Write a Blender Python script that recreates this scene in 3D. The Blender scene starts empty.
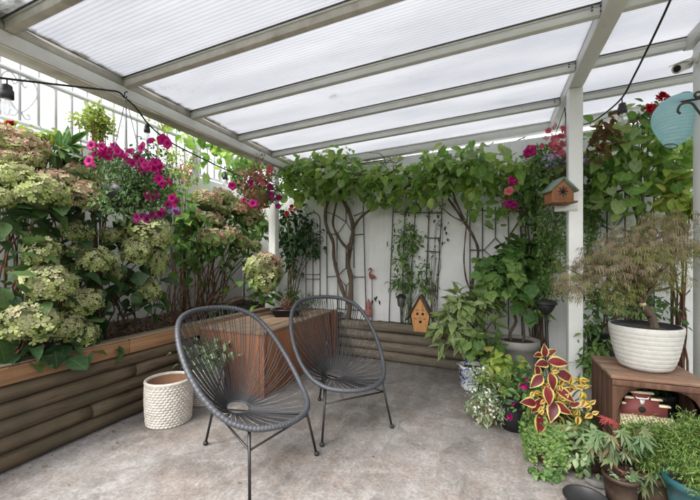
import bpy, math, random
import numpy as np
from mathutils import Vector

random.seed(7)
rng = np.random.default_rng(11)
SC = bpy.context.scene
COL = SC.collection

# ------------------------------------------------------------------ camera, sky, sun, exposure
EYE = 1.2                       # eye height
YAW = math.radians(21.7)        # camera looks left of the garden's depth axis (+Y)
CS, SN = math.cos(YAW), math.sin(YAW)
FPX, HORIZON = 352.0, 260.0     # focal length and horizon of the photograph in its own pixels
cam = bpy.data.cameras.new("camera")
cam.sensor_width = 36.0
cam.sensor_fit = 'HORIZONTAL'
cam.lens = FPX / 700 * 36
cam.shift_y = 10.0 / 700
cam.clip_start = 0.05
cam.clip_end = 1000
camo = bpy.data.objects.new("camera", cam)
COL.objects.link(camo)
camo.location = (0, 0, EYE)
camo.rotation_euler = (math.radians(90), 0, YAW)
SC.camera = camo

SUN_EL, SUN_AZ = math.radians(50), math.radians(-155)    # azimuth measured from +Y towards +X
world = bpy.data.worlds.new("World")
SC.world = world
world.use_nodes = True
wn = world.node_tree
wn.nodes.clear()
sky = wn.nodes.new("ShaderNodeTexSky")
sky.sky_type = 'NISHITA'
sky.sun_disc = False
sky.sun_elevation = SUN_EL
sky.sun_rotation = SUN_AZ
sky.dust_density = 5.0
sky.air_density = 1.5
hsv = wn.nodes.new("ShaderNodeHueSaturation")
hsv.inputs['Saturation'].default_value = 0.12
bg = wn.nodes.new("ShaderNodeBackground")
bg.inputs['Strength'].default_value = 0.15
wo = wn.nodes.new("ShaderNodeOutputWorld")
wn.links.new(sky.outputs[0], hsv.inputs['Color'])
wn.links.new(hsv.outputs[0], bg.inputs['Color'])
wn.links.new(bg.outputs[0], wo.inputs[0])

sl = bpy.data.lights.new("sun", 'SUN')
sl.energy = 0.9
sl.angle = math.radians(22)
sl.color = (1.0, 0.96, 0.9)
so = bpy.data.objects.new("sun", sl)
COL.objects.link(so)
sd = Vector((math.sin(SUN_AZ) * math.cos(SUN_EL), math.cos(SUN_AZ) * math.cos(SUN_EL), math.sin(SUN_EL)))
so.rotation_euler = (-sd).to_track_quat('-Z', 'Y').to_euler()
so.location = sd * 20

SC.view_settings.view_transform = 'Standard'
SC.view_settings.look = 'None'
SC.view_settings.gamma = 1.0
SC.view_settings.exposure = 1.72
SC.view_settings.use_curve_mapping = False
SC.render.engine = 'CYCLES'
SC.cycles.use_denoising = True
SC.cycles.max_bounces = 10
SC.cycles.diffuse_bounces = 6
SC.cycles.transmission_bounces = 8
SC.cycles.transparent_max_bounces = 12
SC.cycles.caustics_reflective = False
SC.cycles.caustics_refractive = False
SC.cycles.sample_clamp_indirect = 8.0

# ------------------------------------------------------------------ places: pixel of the photograph + real depth -> metres
def W(px, py, z):
    r = (px - 350.0) / FPX * z
    return np.array((r * CS - z * SN, z * CS + r * SN, EYE + (HORIZON - py) / FPX * z))

def WX(px, py, X):              # on the plane x = X (left bed)
    return W(px, py, X / ((px - 350.0) / FPX * CS - SN))

def WY(px, py, Y):
    return W(px, py, Y / (CS + (px - 350.0) / FPX * SN))

def WZ(px, py, Z):              # on a horizontal plane
    return W(px, py, (Z - EYE) * FPX / (HORIZON - py))

WALL_Y0, WALL_K = 4.25, -0.10   # back wall: y = WALL_Y0 + WALL_K * (x + 1.16)
def wall_y(x):
    return WALL_Y0 + WALL_K * (x + 1.16)

def zwall(px):
    u = (px - 350.0) / FPX
    return (WALL_Y0 + WALL_K * 1.16) / (CS + u * SN - WALL_K * (u * CS - SN))

def WW(px, py, off=0.03):       # in front of the back wall by off
    return W(px, py, zwall(px) - off)

RIGHT = np.array((CS, SN, 0.0))
FWD = np.array((-SN, CS, 0.0))
UP = np.array((0.0, 0.0, 1.0))

def norm(a):
    a = np.asarray(a, float)
    return a / np.maximum(np.linalg.norm(a, axis=-1, keepdims=True), 1e-9)

# ------------------------------------------------------------------ objects
def T(name, label, cat, loc, group=None, rz=0.0):
    o = bpy.data.objects.new(name, None)
    COL.objects.link(o)
    o.empty_display_size = 0.1
    o.location = tuple(float(c) for c in loc)
    o.rotation_euler = (0, 0, rz)
    o['label'] = label
    o['category'] = cat
    if group:
        o['group'] = group
    return o

def tag(o, label, cat, group=None):
    o['label'] = label
    o['category'] = cat
    if group:
        o['group'] = group
    return o

def offset_of(p):
    v = np.zeros(3)
    while p is not None:
        v += np.array(p.location)
        p = p.parent
    return v

class MB:
    """collects shapes and links them as ONE mesh object"""
    def __init__(s):
        s.v, s.f, s.n, s.rnd, s.rim = [], [], 0, [], []

    def add(s, V, faces, mi=0, rnd=None, rim=None):
        V = np.asarray(V, float).reshape(-1, 3)
        if isinstance(faces, np.ndarray):
            faces = [faces]
        elif faces and not isinstance(faces[0], np.ndarray):
            g = {}
            for f in faces:
                g.setdefault(len(f), []).append(f)
            faces = [np.array(x) for x in g.values()]
        for F in faces:
            s.f.append((F + s.n, mi))
        s.v.append(V)
        m = len(V)
        s.rnd.append(np.full(m, rng.random()) if rnd is None else np.broadcast_to(np.asarray(rnd, float), (m,)))
        s.rim.append(np.zeros(m) if rim is None else np.asarray(rim, float))
        s.n += m
        return s

    def box(s, a, b, mi=0):
        """axis aligned box between corners a and b"""
        (x0, y0, z0), (x1, y1, z1) = np.minimum(a, b), np.maximum(a, b)
        V = [(x0, y0, z0), (x1, y0, z0), (x1, y1, z0), (x0, y1, z0), (x0, y0, z1), (x1, y0, z1), (x1, y1, z1), (x0, y1, z1)]
        return s.add(V, BOXF, mi)

    def bar(s, p, q, w, h, up=(0, 0, 1), mi=0):
        """a box running from p to q, w wide (sideways) and h high, centred on the line"""
        p, q = np.asarray(p, float), np.asarray(q, float)
        d = norm(q - p)
        up = np.asarray(up, float)
        x = norm(np.cross(d, up))
        u = np.cross(x, d)
        V = [c + x * i * w / 2 + u * j * h / 2 for c in (p, q) for i, j in ((-1, -1), (1, -1), (1, 1), (-1, 1))]
        return s.add(V, BOXF, mi)

    def tube(s, P, R, seg=8, caps=True, closed=False, mi=0, rnd=None):
        P = np.asarray(P, float)
        n = len(P)
        R = np.broadcast_to(np.asarray(R, float), (n,))
        if closed:
            tg = norm(np.roll(P, -1, 0) - np.roll(P, 1, 0))
        else:
            tg = norm(np.gradient(P, axis=0))
        ref = np.array((0, 0, 1.0)) if abs(tg[0][2]) < 0.9 else np.array((1.0, 0, 0))
        nv = norm(np.cross(tg[0], ref))
        a = np.linspace(0, 2 * math.pi, seg, endpoint=False)
        V = []
        for i in range(n):
            nv = norm(nv - tg[i] * np.dot(nv, tg[i]))
            bv = np.cross(tg[i], nv)
            V.append(P[i] + R[i] * (np.cos(a)[:, None] * nv + np.sin(a)[:, None] * bv))
        V = np.concatenate(V)
        i = np.arange(n if closed else n - 1)[:, None]
        j = np.arange(seg)[None, :]
        i2 = (i + 1) % n
        F = np.stack([i * seg + j, i * seg + (j + 1) % seg, i2 * seg + (j + 1) % seg, i2 * seg + j], -1).reshape(-1, 4)
        fs = [F]
        if caps and not closed:
            fs.append(np.arange(seg)[None, ::-1])
            fs.append((np.arange(seg) + (n - 1) * seg)[None, :])
        return s.add(V, fs, mi, rnd)

    def lathe(s, prof, c=(0, 0, 0), seg=40, mi=0, wob=None):
        """profile of (radius, height) turned round the vertical through c"""
        prof = np.asarray(prof, float)
        a = np.linspace(0, 2 * math.pi, seg, endpoint=False)
        V = np.stack([prof[:, None, 0] * np.cos(a), prof[:, None, 0] * np.sin(a), prof[:, None, 1] + 0 * a], -1)
        V = V.reshape(-1, 3) + np.asarray(c, float)
        n = len(prof)
        i = np.arange(n - 1)[:, None]
        j = np.arange(seg)[None, :]
        F = np.stack([i * seg + j, i * seg + (j + 1) % seg, (i + 1) * seg + (j + 1) % seg, (i + 1) * seg + j], -1).reshape(-1, 4)
        return s.add(V, [F], mi)

    def ball(s, c, r, seg=14, rings=9, mi=0, rnd=None):
        r = np.broadcast_to(np.asarray(r, float), (3,))
        th = np.linspace(0, math.pi, rings + 1)
        a = np.linspace(0, 2 * math.pi, seg, endpoint=False)
        V = np.stack([np.sin(th)[:, None] * np.cos(a), np.sin(th)[:, None] * np.sin(a), np.cos(th)[:, None] + 0 * a], -1).reshape(-1, 3)
        i = np.arange(rings)[:, None]
        j = np.arange(seg)[None, :]
        F = np.stack([i * seg + j, (i + 1) * seg + j, (i + 1) * seg + (j + 1) % seg, i * seg + (j + 1) % seg], -1).reshape(-1, 4)
        return s.add(V * r + np.asarray(c, float), [F], mi, rnd)

    def prism(s, poly, o, ex, ey, t, mi=0):
        """polygon in the plane (o, ex, ey), given thickness t along ex x ey (both sides of the plane)"""
        ex, ey = norm(ex), norm(ey)
        ez = np.cross(ex, ey)
        poly = np.asarray(poly, float)
        B = np.asarray(o, float) + poly[:, :1] * ex + poly[:, 1:] * ey
        n = len(poly)
        V = np.concatenate([B - ez * t / 2, B + ez * t / 2])
        F = [tuple(range(n))[::-1], tuple(range(n, 2 * n))]
        F += [(i, (i + 1) % n, n + (i + 1) % n, n + i) for i in range(n)]
        return s.add(V, F, mi)

    def leaves(s, tm, pos, d, nr, size, rnd=None, mi=0, wid=None):
        """many copies of a leaf template: tip direction d, upper side nr"""
        pos = np.asarray(pos, float).reshape(-1, 3)
        if isinstance(tm, list):                # mixed leaf shapes: deal the leaves out among them
            n = len(pos)
            pick = rng.integers(0, len(tm), n)
            full = lambda a, sh: np.broadcast_to(np.asarray(a, float), sh)
            for k, one in enumerate(tm):
                q = pick == k
                if q.any():
                    s.leaves(one, pos[q], full(d, (n, 3))[q], full(nr, (n, 3))[q], full(size, (n,))[q], None if rnd is None else full(rnd, (n,))[q], mi, None if wid is None else full(wid, (n,))[q])
            return s
        V, F, rim = tm
        n, k = len(pos), len(V)
        if n == 0:
            return s
        y = norm(np.broadcast_to(d, (n, 3)))
        z = np.broadcast_to(np.asarray(nr, float), (n, 3))
        z = z - y * np.sum(z * y, 1, keepdims=True)
        bad = np.linalg.norm(z, axis=1) < 1e-3
        z = np.where(bad[:, None], np.cross(y, (0.3, 0.9, 0.2)), z)
        z = norm(z)
        x = np.cross(y, z)
        size = np.broadcast_to(np.asarray(size, float), (n,))
        w = size if wid is None else size * wid
        P = (pos[:, None] + w[:, None, None] * V[None, :, 0:1] * x[:, None]
             + size[:, None, None] * (V[None, :, 1:2] * y[:, None] + V[None, :, 2:3] * z[:, None]))
        rnd = rng.random(n) if rnd is None else np.broadcast_to(rnd, (n,))
        fs = [(np.arange(n)[:, None, None] * k + f[None]).reshape(-1, f.shape[1]) for f in F]
        return s.add(P.reshape(-1, 3), fs, mi, np.repeat(rnd, k), np.tile(rim, n))

    def build(s, name, mats, parent=None, smooth=False, kind=None, bevel=0.0, local=False):
        me = bpy.data.meshes.new(name)
        V = np.concatenate(s.v)
        if parent is not None and not local:
            V = V - offset_of(parent)
        loops = np.concatenate([f.reshape(-1) for f, _ in s.f]).astype(np.int32)
        cnt = np.concatenate([np.full(len(f), f.shape[1]) for f, _ in s.f]).astype(np.int32)
        mi = np.concatenate([np.full(len(f), m) for f, m in s.f]).astype(np.int32)
        me.vertices.add(len(V))
        me.vertices.foreach_set('co', V.astype(np.float32).ravel())
        me.loops.add(len(loops))
        me.loops.foreach_set('vertex_index', loops)
        me.polygons.add(len(cnt))
        st = np.concatenate([[0], np.cumsum(cnt)[:-1]]).astype(np.int32)
        me.polygons.foreach_set('loop_start', st)
        me.polygons.foreach_set('material_index', mi)
        if smooth:
            me.polygons.foreach_set('use_smooth', np.ones(len(cnt), bool))
        for nm, dat in (('rnd', s.rnd), ('rim', s.rim)):
            at = me.attributes.new(nm, 'FLOAT', 'POINT')
            at.data.foreach_set('value', np.concatenate(dat).astype(np.float32))
        me.update(calc_edges=True)
        me.validate()
        for m in (mats if isinstance(mats, (list, tuple)) else [mats]):
            me.materials.append(m)
        o = bpy.data.objects.new(name, me)
        COL.objects.link(o)
        if parent is not None:
            o.parent = parent
        if kind:
            o['kind'] = kind
        if bevel:
            b = o.modifiers.new('bevel', 'BEVEL')
            b.width = bevel
            b.segments = 2
            b.limit_method = 'ANGLE'
            b.angle_limit = math.radians(40)
        return o

BOXF = np.array([(0, 3, 2, 1), (4, 5, 6, 7), (0, 1, 5, 4), (1, 2, 6, 5), (2, 3, 7, 6), (3, 0, 4, 7)])

def place_copy(o, parent, loc=(0, 0, 0), rot=(0, 0, 0), scale=(1, 1, 1)):
    c = o.copy()
    COL.objects.link(c)
    c.parent = parent
    c.location = tuple(np.asarray(loc, float) - (offset_of(parent) if parent is not None else 0))
    c.rotation_euler = rot
    c.scale = scale
    return c

def spline(P, n=8):
    """Catmull-Rom curve through the points P, n samples per span"""
    P = np.asarray(P, float)
    if len(P) < 3:
        t = np.linspace(0, 1, n + 1)[:, None]
        return P[0] * (1 - t) + P[-1] * t
    Q = np.concatenate([[2 * P[0] - P[1]], P, [2 * P[-1] - P[-2]]])
    out = []
    for i in range(1, len(Q) - 2):
        t = np.linspace(0, 1, n, endpoint=False)[:, None]
        a, b, c, d = Q[i - 1], Q[i], Q[i + 1], Q[i + 2]
        out.append(0.5 * ((2 * b) + (-a + c) * t + (2 * a - 5 * b + 4 * c - d) * t ** 2 + (-a + 3 * b - 3 * c + d) * t ** 3))
    out.append(P[-1:])
    return np.concatenate(out)

# ------------------------------------------------------------------ leaf and flower templates (along +Y, upper side +Z)
def leaf_tm(w=0.5, rows=5, cols=(-1, 0, 1), fold=0.12, droop=0.2, peak=0.42, heart=0.0, sharp=1.0, wave=0.0):
    V, rim, rws = [], [], []
    for i in range(rows + 1):
        t = i / rows
        if i == 0:
            hw = 0.06 if not heart else 0.34
        elif i == rows:
            hw = 0.0
        else:
            hw = (math.sin(math.pi * t ** (math.log(0.5) / math.log(peak)))) ** sharp
        row = []
        for c in (cols if hw > 0 else (0,)):
            x = c * hw * w / 2
            y = t - heart * abs(c) * (1 - t) ** 3
            z = fold * abs(c) * hw * w - droop * t * t + wave * math.sin(i * 2.6) * abs(c) * hw
            row.append(len(V))
            V.append((x, y, z))
            rim.append(abs(c) if hw > 0 else 1.0)
        rws.append(row)
    q, tr = [], []
    for a, b in zip(rws[:-1], rws[1:]):
        if len(a) == len(b):
            q += [(a[k], a[k + 1], b[k + 1], b[k]) for k in range(len(a) - 1)]
        else:
            tr += [(a[k], a[k + 1], b[0]) for k in range(len(a) - 1)]
    return np.array(V), [np.array(x) for x in (q, tr) if x], np.array(rim)

def palmate_tm(n=7, spread=2.1, width=0.2, droop=0.25, base=0.15):
    V, F, rim = [(0, 0, 0)], [], [0]
    for i in range(n):
        a = (i / (n - 1) - 0.5) * 2 * spread
        L = 1.0 - 0.45 * abs(i / (n - 1) - 0.5) * 2
        d = np.array((math.sin(a), math.cos(a)))
        p = np.array((d[1], -d[0]))
        k = len(V)
        m = d * L * 0.5
        for q, z, e in ((m - p * width * L / 2, -0.05, 1), (d * L, -droop * L, 1), (m + p * width * L / 2, -0.05, 1)):
            V.append((q[0], q[1] + base, z))
            rim.append(e)
        F.append((0, k + 2, k + 1, k))
    return np.array(V, float), [np.array(F)], np.array(rim, float)

def flower_tm(n=5, inner=0.25, depth=0.25, lobe=0.18, cup=0.15, centre=True):
    """open bloom facing +Z: n lobes, darker throat (rim 0 in the middle, 1 at the lip)"""
    V, rim = [(0, 0, -depth)], [0]
    m = n * 4
    for r, z, e in ((inner, -depth * 0.25, 0.45), (0.72, 0.0, 0.8), (1.0, 0.0, 1.0)):
        for j in range(m):
            a = 2 * math.pi * j / m
            lb = 1 - lobe * (0.5 - 0.5 * math.cos(n * a)) if r > 0.9 else 1.0
            zz = z + (cup * 0.3 * math.cos(n * a) - cup if r > 0.9 else 0) * (1 if r > 0.5 else 0)
            V.append((r * lb * math.sin(a) * 0.5, r * lb * math.cos(a) * 0.5, zz * 0.5))
            rim.append(e)
    tr = [(0, 1 + (j + 1) % m, 1 + j) for j in range(m)]
    q = []
    for k in range(2):
        q += [(1 + k * m + j, 1 + k * m + (j + 1) % m, 1 + (k + 1) * m + (j + 1) % m, 1 + (k + 1) * m + j) for j in range(m)]
    return np.array(V, float), [np.array(tr), np.array(q)], np.array(rim)

def floret_tm():
    """four rounded petals, facing +Z"""
    V, F, rim = [(0, 0, 0)], [], [0]
    for i in range(4):
        a = i * math.pi / 2
        k = len(V)
        for da, r, z in ((-0.62, 0.34, 0.05), (-0.42, 0.52, 0.02), (0, 0.56, -0.03), (0.42, 0.52, 0.02), (0.62, 0.34, 0.05)):
            V.append((r * math.sin(a + da), r * math.cos(a + da), z + 0.09 * (r > 0.5)))
            rim.append(1)
        F.append((0, k + 4, k + 3, k + 2, k + 1, k))
    return np.array(V, float), [np.array(F)], np.array(rim, float)

OVATE = [leaf_tm(0.55), leaf_tm(0.46, fold=0.3, droop=0.35), leaf_tm(0.62, fold=0.04, droop=0.08, peak=0.48)]
BROAD = [leaf_tm(0.72, droop=0.3, rows=6, fold=0.16, peak=0.45), leaf_tm(0.62, droop=0.5, rows=6, fold=0.28, peak=0.42, wave=0.015), leaf_tm(0.8, droop=0.12, rows=6, fold=0.06, peak=0.48, wave=0.03)]
ROUND = [leaf_tm(0.98, heart=0.25, droop=0.22, fold=0.1, rows=6, peak=0.42, sharp=0.7), leaf_tm(0.86, heart=0.22, droop=0.45, fold=0.3, rows=6, peak=0.42, sharp=0.75, wave=0.02), leaf_tm(1.05, heart=0.28, droop=0.1, fold=-0.06, rows=6, peak=0.45, sharp=0.65, wave=0.045)]
LANCE = leaf_tm(0.3, droop=0.25, rows=5)
SMALL = leaf_tm(0.6, rows=3, droop=0.1)
NEEDLE = leaf_tm(0.16, rows=2, droop=0.15, cols=(-1, 1))
COLEUS = leaf_tm(0.62, rows=8, cols=(-1, -0.72, -0.35, 0, 0.35, 0.72, 1), fold=0.1, droop=0.28, peak=0.4)
PALM = palmate_tm(7, 2.0, 0.24)
LACE = palmate_tm(7, 1.5, 0.11, droop=0.5)
LACE2 = palmate_tm(5, 1.1, 0.10, droop=0.35)
FIG = palmate_tm(5, 1.75, 0.85, droop=0.25, base=0.1)
PETUNIA = flower_tm(5, 0.22, 0.7, 0.16, 0.12)
FLORET = floret_tm()
PETAL = leaf_tm(0.55, rows=3, cols=(-1, 0, 1), fold=-0.1, droop=0.15, peak=0.6)

# ------------------------------------------------------------------ foliage sampling
def blob(px, py, z, rx, ry, rz):
    """an ellipsoid of foliage: centre pixel + depth; rx, ry in photo pixels at that depth, rz in metres"""
    return (W(px, py, z), rx * z / FPX, ry * z / FPX, rz)

def fill(blobs, n, clump=5, crad=0.06, shell=2.4):
    """n points clumped in the ellipsoids; returns points and outward directions"""
    wts = np.array([(b[1] * b[2] * b[3]) ** 0.67 for b in blobs])
    m = max(1, n // clump)
    idx = rng.choice(len(blobs), m, p=wts / wts.sum())
    d = norm(rng.normal(size=(m, 3)))
    r = rng.random(m) ** (1 / shell)
    C = np.array([b[0] for b in blobs])[idx]
    R = np.array([b[1:] for b in blobs])[idx]
    q = d * r[:, None] * R
    cen = C + q[:, :1] * RIGHT + q[:, 1:2] * UP + q[:, 2:] * FWD
    od = norm(cen - C)
    pos = np.repeat(cen, clump, 0) + np.clip(rng.normal(size=(m * clump, 3)), -1.5, 1.5) * crad
    return pos, np.repeat(od, clump, 0), cen

def leafdir(out, o=0.7, r=0.8, down=0.3):
    return norm(out * o + rng.normal(size=out.shape) * r * 0.6 + np.array((0, 0, -down)))

def leafnrm(out, up=0.8, o=0.5, r=0.4):
    return norm(out * o + UP * up + rng.normal(size=out.shape) * r * 0.6)

def limb(mb, base, tip, r0, r1, sag=0.08, wig=0.02, n=6, seg=6, lift=0.5):
    """a curved stem from base to tip, tapering"""
    base, tip = np.asarray(base, float), np.asarray(tip, float)
    t = np.linspace(0, 1, n)[:, None]
    L = np.linalg.norm(tip - base)
    P = base * (1 - t) + tip * t
    hor = (tip - base) * np.array((1, 1, 0))
    P = P - hor * (lift * t * (1 - t))
    P = P + rng.normal(size=(n, 3)) * wig * (t * (1 - t) * 4)
    P[0], P[-1] = base, tip
    mb.tube(spline(P, 3), np.linspace(r0, r1, (n - 1) * 3 + 1), seg)
    return P

# ------------------------------------------------------------------ materials
class NT:
    def __init__(s, name):
        s.m = bpy.data.materials.new(name)
        s.m.use_nodes = True
        s.t = s.m.node_tree
        s.t.nodes.clear()
        s.out = s.t.nodes.new("ShaderNodeOutputMaterial")
        s.tc = None

    def n(s, typ, props=None, **ins):
        nd = s.t.nodes.new("ShaderNode" + typ)
        for k, v in (props or {}).items():
            setattr(nd, k, v)
        for k, v in ins.items():
            sock = nd.inputs[int(k[1:])] if k[0] == '_' and k[1:].isdigit() else nd.inputs[k.replace('_', ' ')]
            if hasattr(v, 'is_linked') or hasattr(v, 'links'):
                s.t.links.new(v, sock)
            else:
                sock.default_value = v
        return nd

    def coord(s, scale=(1, 1, 1), rot=(0, 0, 0), kind='Object'):
        if s.tc is None:
            s.tc = s.n("TexCoord")
        return s.n("Mapping", Vector=s.tc.outputs[kind], Scale=scale, Rotation=rot).outputs[0]

    def noise(s, scale, detail=6, rough=0.55, vec=None, dist=0.0):
        vec = s.coord() if vec is None else vec
        return s.n("TexNoise", Vector=vec, Scale=scale, Detail=detail, Roughness=rough, Distortion=dist).outputs['Fac']

    def ramp(s, fac, stops, interp='LINEAR'):
        r = s.n("ValToRGB", Fac=fac)
        r.color_ramp.interpolation = interp
        el = r.color_ramp.elements
        while len(el) < len(stops):
            el.new(0.5)
        for e, (p, c) in zip(el, stops):
            e.position = p
            e.color = (*c, 1) if len(c) == 3 else c
        return r.outputs['Color']

    def mix(s, f, a, b, mode='MIX'):
        m = s.n("Mix", {'data_type': 'RGBA', 'blend_type': mode})
        for sock, v in ((m.inputs[0], f), (m.inputs[6], a), (m.inputs[7], b)):
            if hasattr(v, 'links'):
                s.t.links.new(v, sock)
            elif isinstance(v, (int, float)):
                sock.default_value = v
            else:
                sock.default_value = (*v, 1) if len(v) == 3 else v
        return m.outputs[2]

    def math(s, op, a, b=0.0):
        return s.n("Math", {'operation': op}, _0=a, _1=b).outputs[0]

    def bump(s, h, strength=0.3, dist=0.01):
        return s.n("Bump", Height=h, Strength=strength, Distance=dist).outputs[0]

    def bsdf(s, col, rough=0.6, bump=None, metal=0.0, spec=0.5):
        p = s.n("BsdfPrincipled", Roughness=rough, Metallic=metal)
        p.inputs['Specular IOR Level'].default_value = spec
        if hasattr(col, 'links'):
            s.t.links.new(col, p.inputs['Base Color'])
        else:
            p.inputs['Base Color'].default_value = (*col, 1)
        if bump is not None:
            s.t.links.new(bump, p.inputs['Normal'])
        return p.outputs[0]

    def end(s, sh):
        s.t.links.new(sh, s.out.inputs['Surface'])
        return s.m

def mul(c, k):
    return tuple(min(1.0, x * k) for x in c)

def plain(name, c, rough=0.6, var=0.25, scale=12, bump=0.15, metal=0.0, dirt=None, dirt_at=0.6, stretch=(1, 1, 1), spec=0.5):
    """one base colour with mottling; dirt = colour of stains with a shape of their own"""
    m = NT(name)
    v = m.coord(stretch)
    f = m.noise(scale, 7, 0.6, v)
    col = m.ramp(f, [(0.3, mul(c, 1 - var)), (0.7, mul(c, 1 + var))])
    if dirt is not None:
        g = m.noise(scale * 0.23, 8, 0.68, v, 0.4)
        col = m.mix(m.ramp(g, [(dirt_at, (0, 0, 0)), (dirt_at + 0.16, (0.8, 0.8, 0.8))]), col, dirt)
    b = m.bump(m.noise(scale * 4, 4, 0.6, v), bump, 0.004) if bump else None
    return m.end(m.bsdf(col, rough, b, metal, spec))

def leafy(name, cols, trans=0.35, rough=0.45, rim=None, veins=0.25):
    """leaf or petal: colour runs through cols leaf by leaf, light passes through; rim = (threshold, colour) of a margin"""
    m = NT(name)
    cols = [mul(c, 1.4) if c[1] > c[0] and c[1] > c[2] else c for c in cols]
    a = m.n("Attribute", {'attribute_name': 'rnd'}).outputs['Fac']
    k = len(cols)
    col = m.ramp(a, [(i / max(1, k - 1), c) for i, c in enumerate(cols)])
    nz = m.noise(38, 4, 0.6)
    col = m.mix(1.0, col, m.ramp(nz, [(0.3, (1 - veins,) * 3), (0.7, (1 + veins,) * 3)]), 'MULTIPLY')
    if rim is None and veins > 0.2:
        r0 = m.n("Attribute", {'attribute_name': 'rim'}).outputs['Fac']
        col = m.mix(m.ramp(r0, [(0.0, (0.55, 0.55, 0.55)), (0.10, (0, 0, 0))]), col, m.mix(0.25, mul(cols[-1], 1.3), (0.4, 0.45, 0.2)))
    if rim is not None:
        r = m.n("Attribute", {'attribute_name': 'rim'}).outputs['Fac']
        r = m.math('ADD', r, m.math('MULTIPLY', m.math('SUBTRACT', nz, 0.5), rim[2] if len(rim) > 2 else 0.25))
        f = m.ramp(r, [(rim[0] - 0.03, (0, 0, 0)), (rim[0] + 0.03, (1, 1, 1))])
        col = m.mix(f, col, rim[1])
    p = m.bsdf(col, rough, m.bump(nz, 0.2, 0.003), spec=0.35)
    t = m.n("BsdfTranslucent", Color=col).outputs[0]
    return m.end(m.n("MixShader", Fac=trans, _1=p, _2=t).outputs[0])

def concrete():
    m = NT("patio_concrete")
    big = m.noise(0.8, 9, 0.66, dist=0.5)
    mid = m.noise(4.5, 8, 0.7, dist=0.3)
    fine = m.noise(60, 5, 0.7)
    st = m.noise(9, 6, 0.7, m.coord((1.0, 0.18, 1), (0, 0, 0.7)))
    c = m.ramp(big, [(0.28, (0.125, 0.109, 0.099)), (0.45, (0.180, 0.163, 0.150)), (0.58, (0.232, 0.217, 0.204)), (0.75, (0.30, 0.29, 0.28))])
    c = m.mix(m.ramp(mid, [(0.46, (0, 0, 0)), (0.70, (0.7, 0.7, 0.7))]), c, (0.36, 0.345, 0.335))
    pk = m.noise(2.3, 7, 0.7, m.coord((1, 1, 1), (0, 0, 1.3)))
    c = m.mix(m.ramp(pk, [(0.47, (0, 0, 0)), (0.66, (0.42, 0.42, 0.42))]), c, (0.235, 0.165, 0.128))
    dk = m.noise(3.1, 9, 0.72, m.coord((1, 1, 1), (0, 0, 2.1)), 0.6)
    c = m.mix(m.ramp(dk, [(0.5, (0, 0, 0)), (0.66, (0.75, 0.75, 0.75))]), c, (0.10, 0.087, 0.079))
    c = m.mix(m.ramp(st, [(0.52, (0, 0, 0)), (0.72, (0.5, 0.5, 0.5))]), c, (0.36, 0.345, 0.33))
    c = m.mix(1.0, c, m.ramp(fine, [(0.3, (0.62, 0.62, 0.62)), (0.68, (1.18, 1.18, 1.18))]), 'MULTIPLY')
    md2 = m.noise(17, 8, 0.75, dist=0.4)
    c = m.mix(1.0, c, m.ramp(md2, [(0.30, (0.78, 0.77, 0.765)), (0.64, (1.12, 1.12, 1.125))]), 'MULTIPLY')
    vor = m.n("TexVoronoi", {'feature': 'F1'}, Vector=m.coord(), Scale=24.0, Randomness=1.0).outputs['Distance']
    c = m.mix(m.ramp(vor, [(0.04, (0.5, 0.5, 0.5)), (0.1, (0, 0, 0))]), c, (0.12, 0.10, 0.085))
    wp = m.n("Mix", {'data_type': 'VECTOR'})
    m.t.links.new(m.coord(), wp.inputs[4])
    m.t.links.new(m.n("TexNoise", Vector=m.coord(), Scale=2.2, Detail=6.0).outputs['Color'], wp.inputs[5])
    wp.inputs[0].default_value = 0.22
    ce = m.n("TexVoronoi", {'feature': 'DISTANCE_TO_EDGE'}, Vector=wp.outputs[1], Scale=0.75).outputs['Distance']
    crk = m.math('MULTIPLY', m.ramp(ce, [(0.0, (1, 1, 1)), (0.006, (0, 0, 0))]), m.ramp(mid, [(0.47, (0, 0, 0)), (0.6, (0.45, 0.45, 0.45))]))
    c = m.mix(crk, c, (0.06, 0.052, 0.047))
    h = m.math('ADD', m.math('MULTIPLY', fine, 0.35), m.math('ADD', mid, m.math('MULTIPLY', st, 0.6)))
    return m.end(m.bsdf(c, m.ramp(mid, [(0.3, (0.55, 0.55, 0.55)), (0.7, (0.85, 0.85, 0.85))]), m.bump(h, 0.35, 0.006), spec=0.4))

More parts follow.
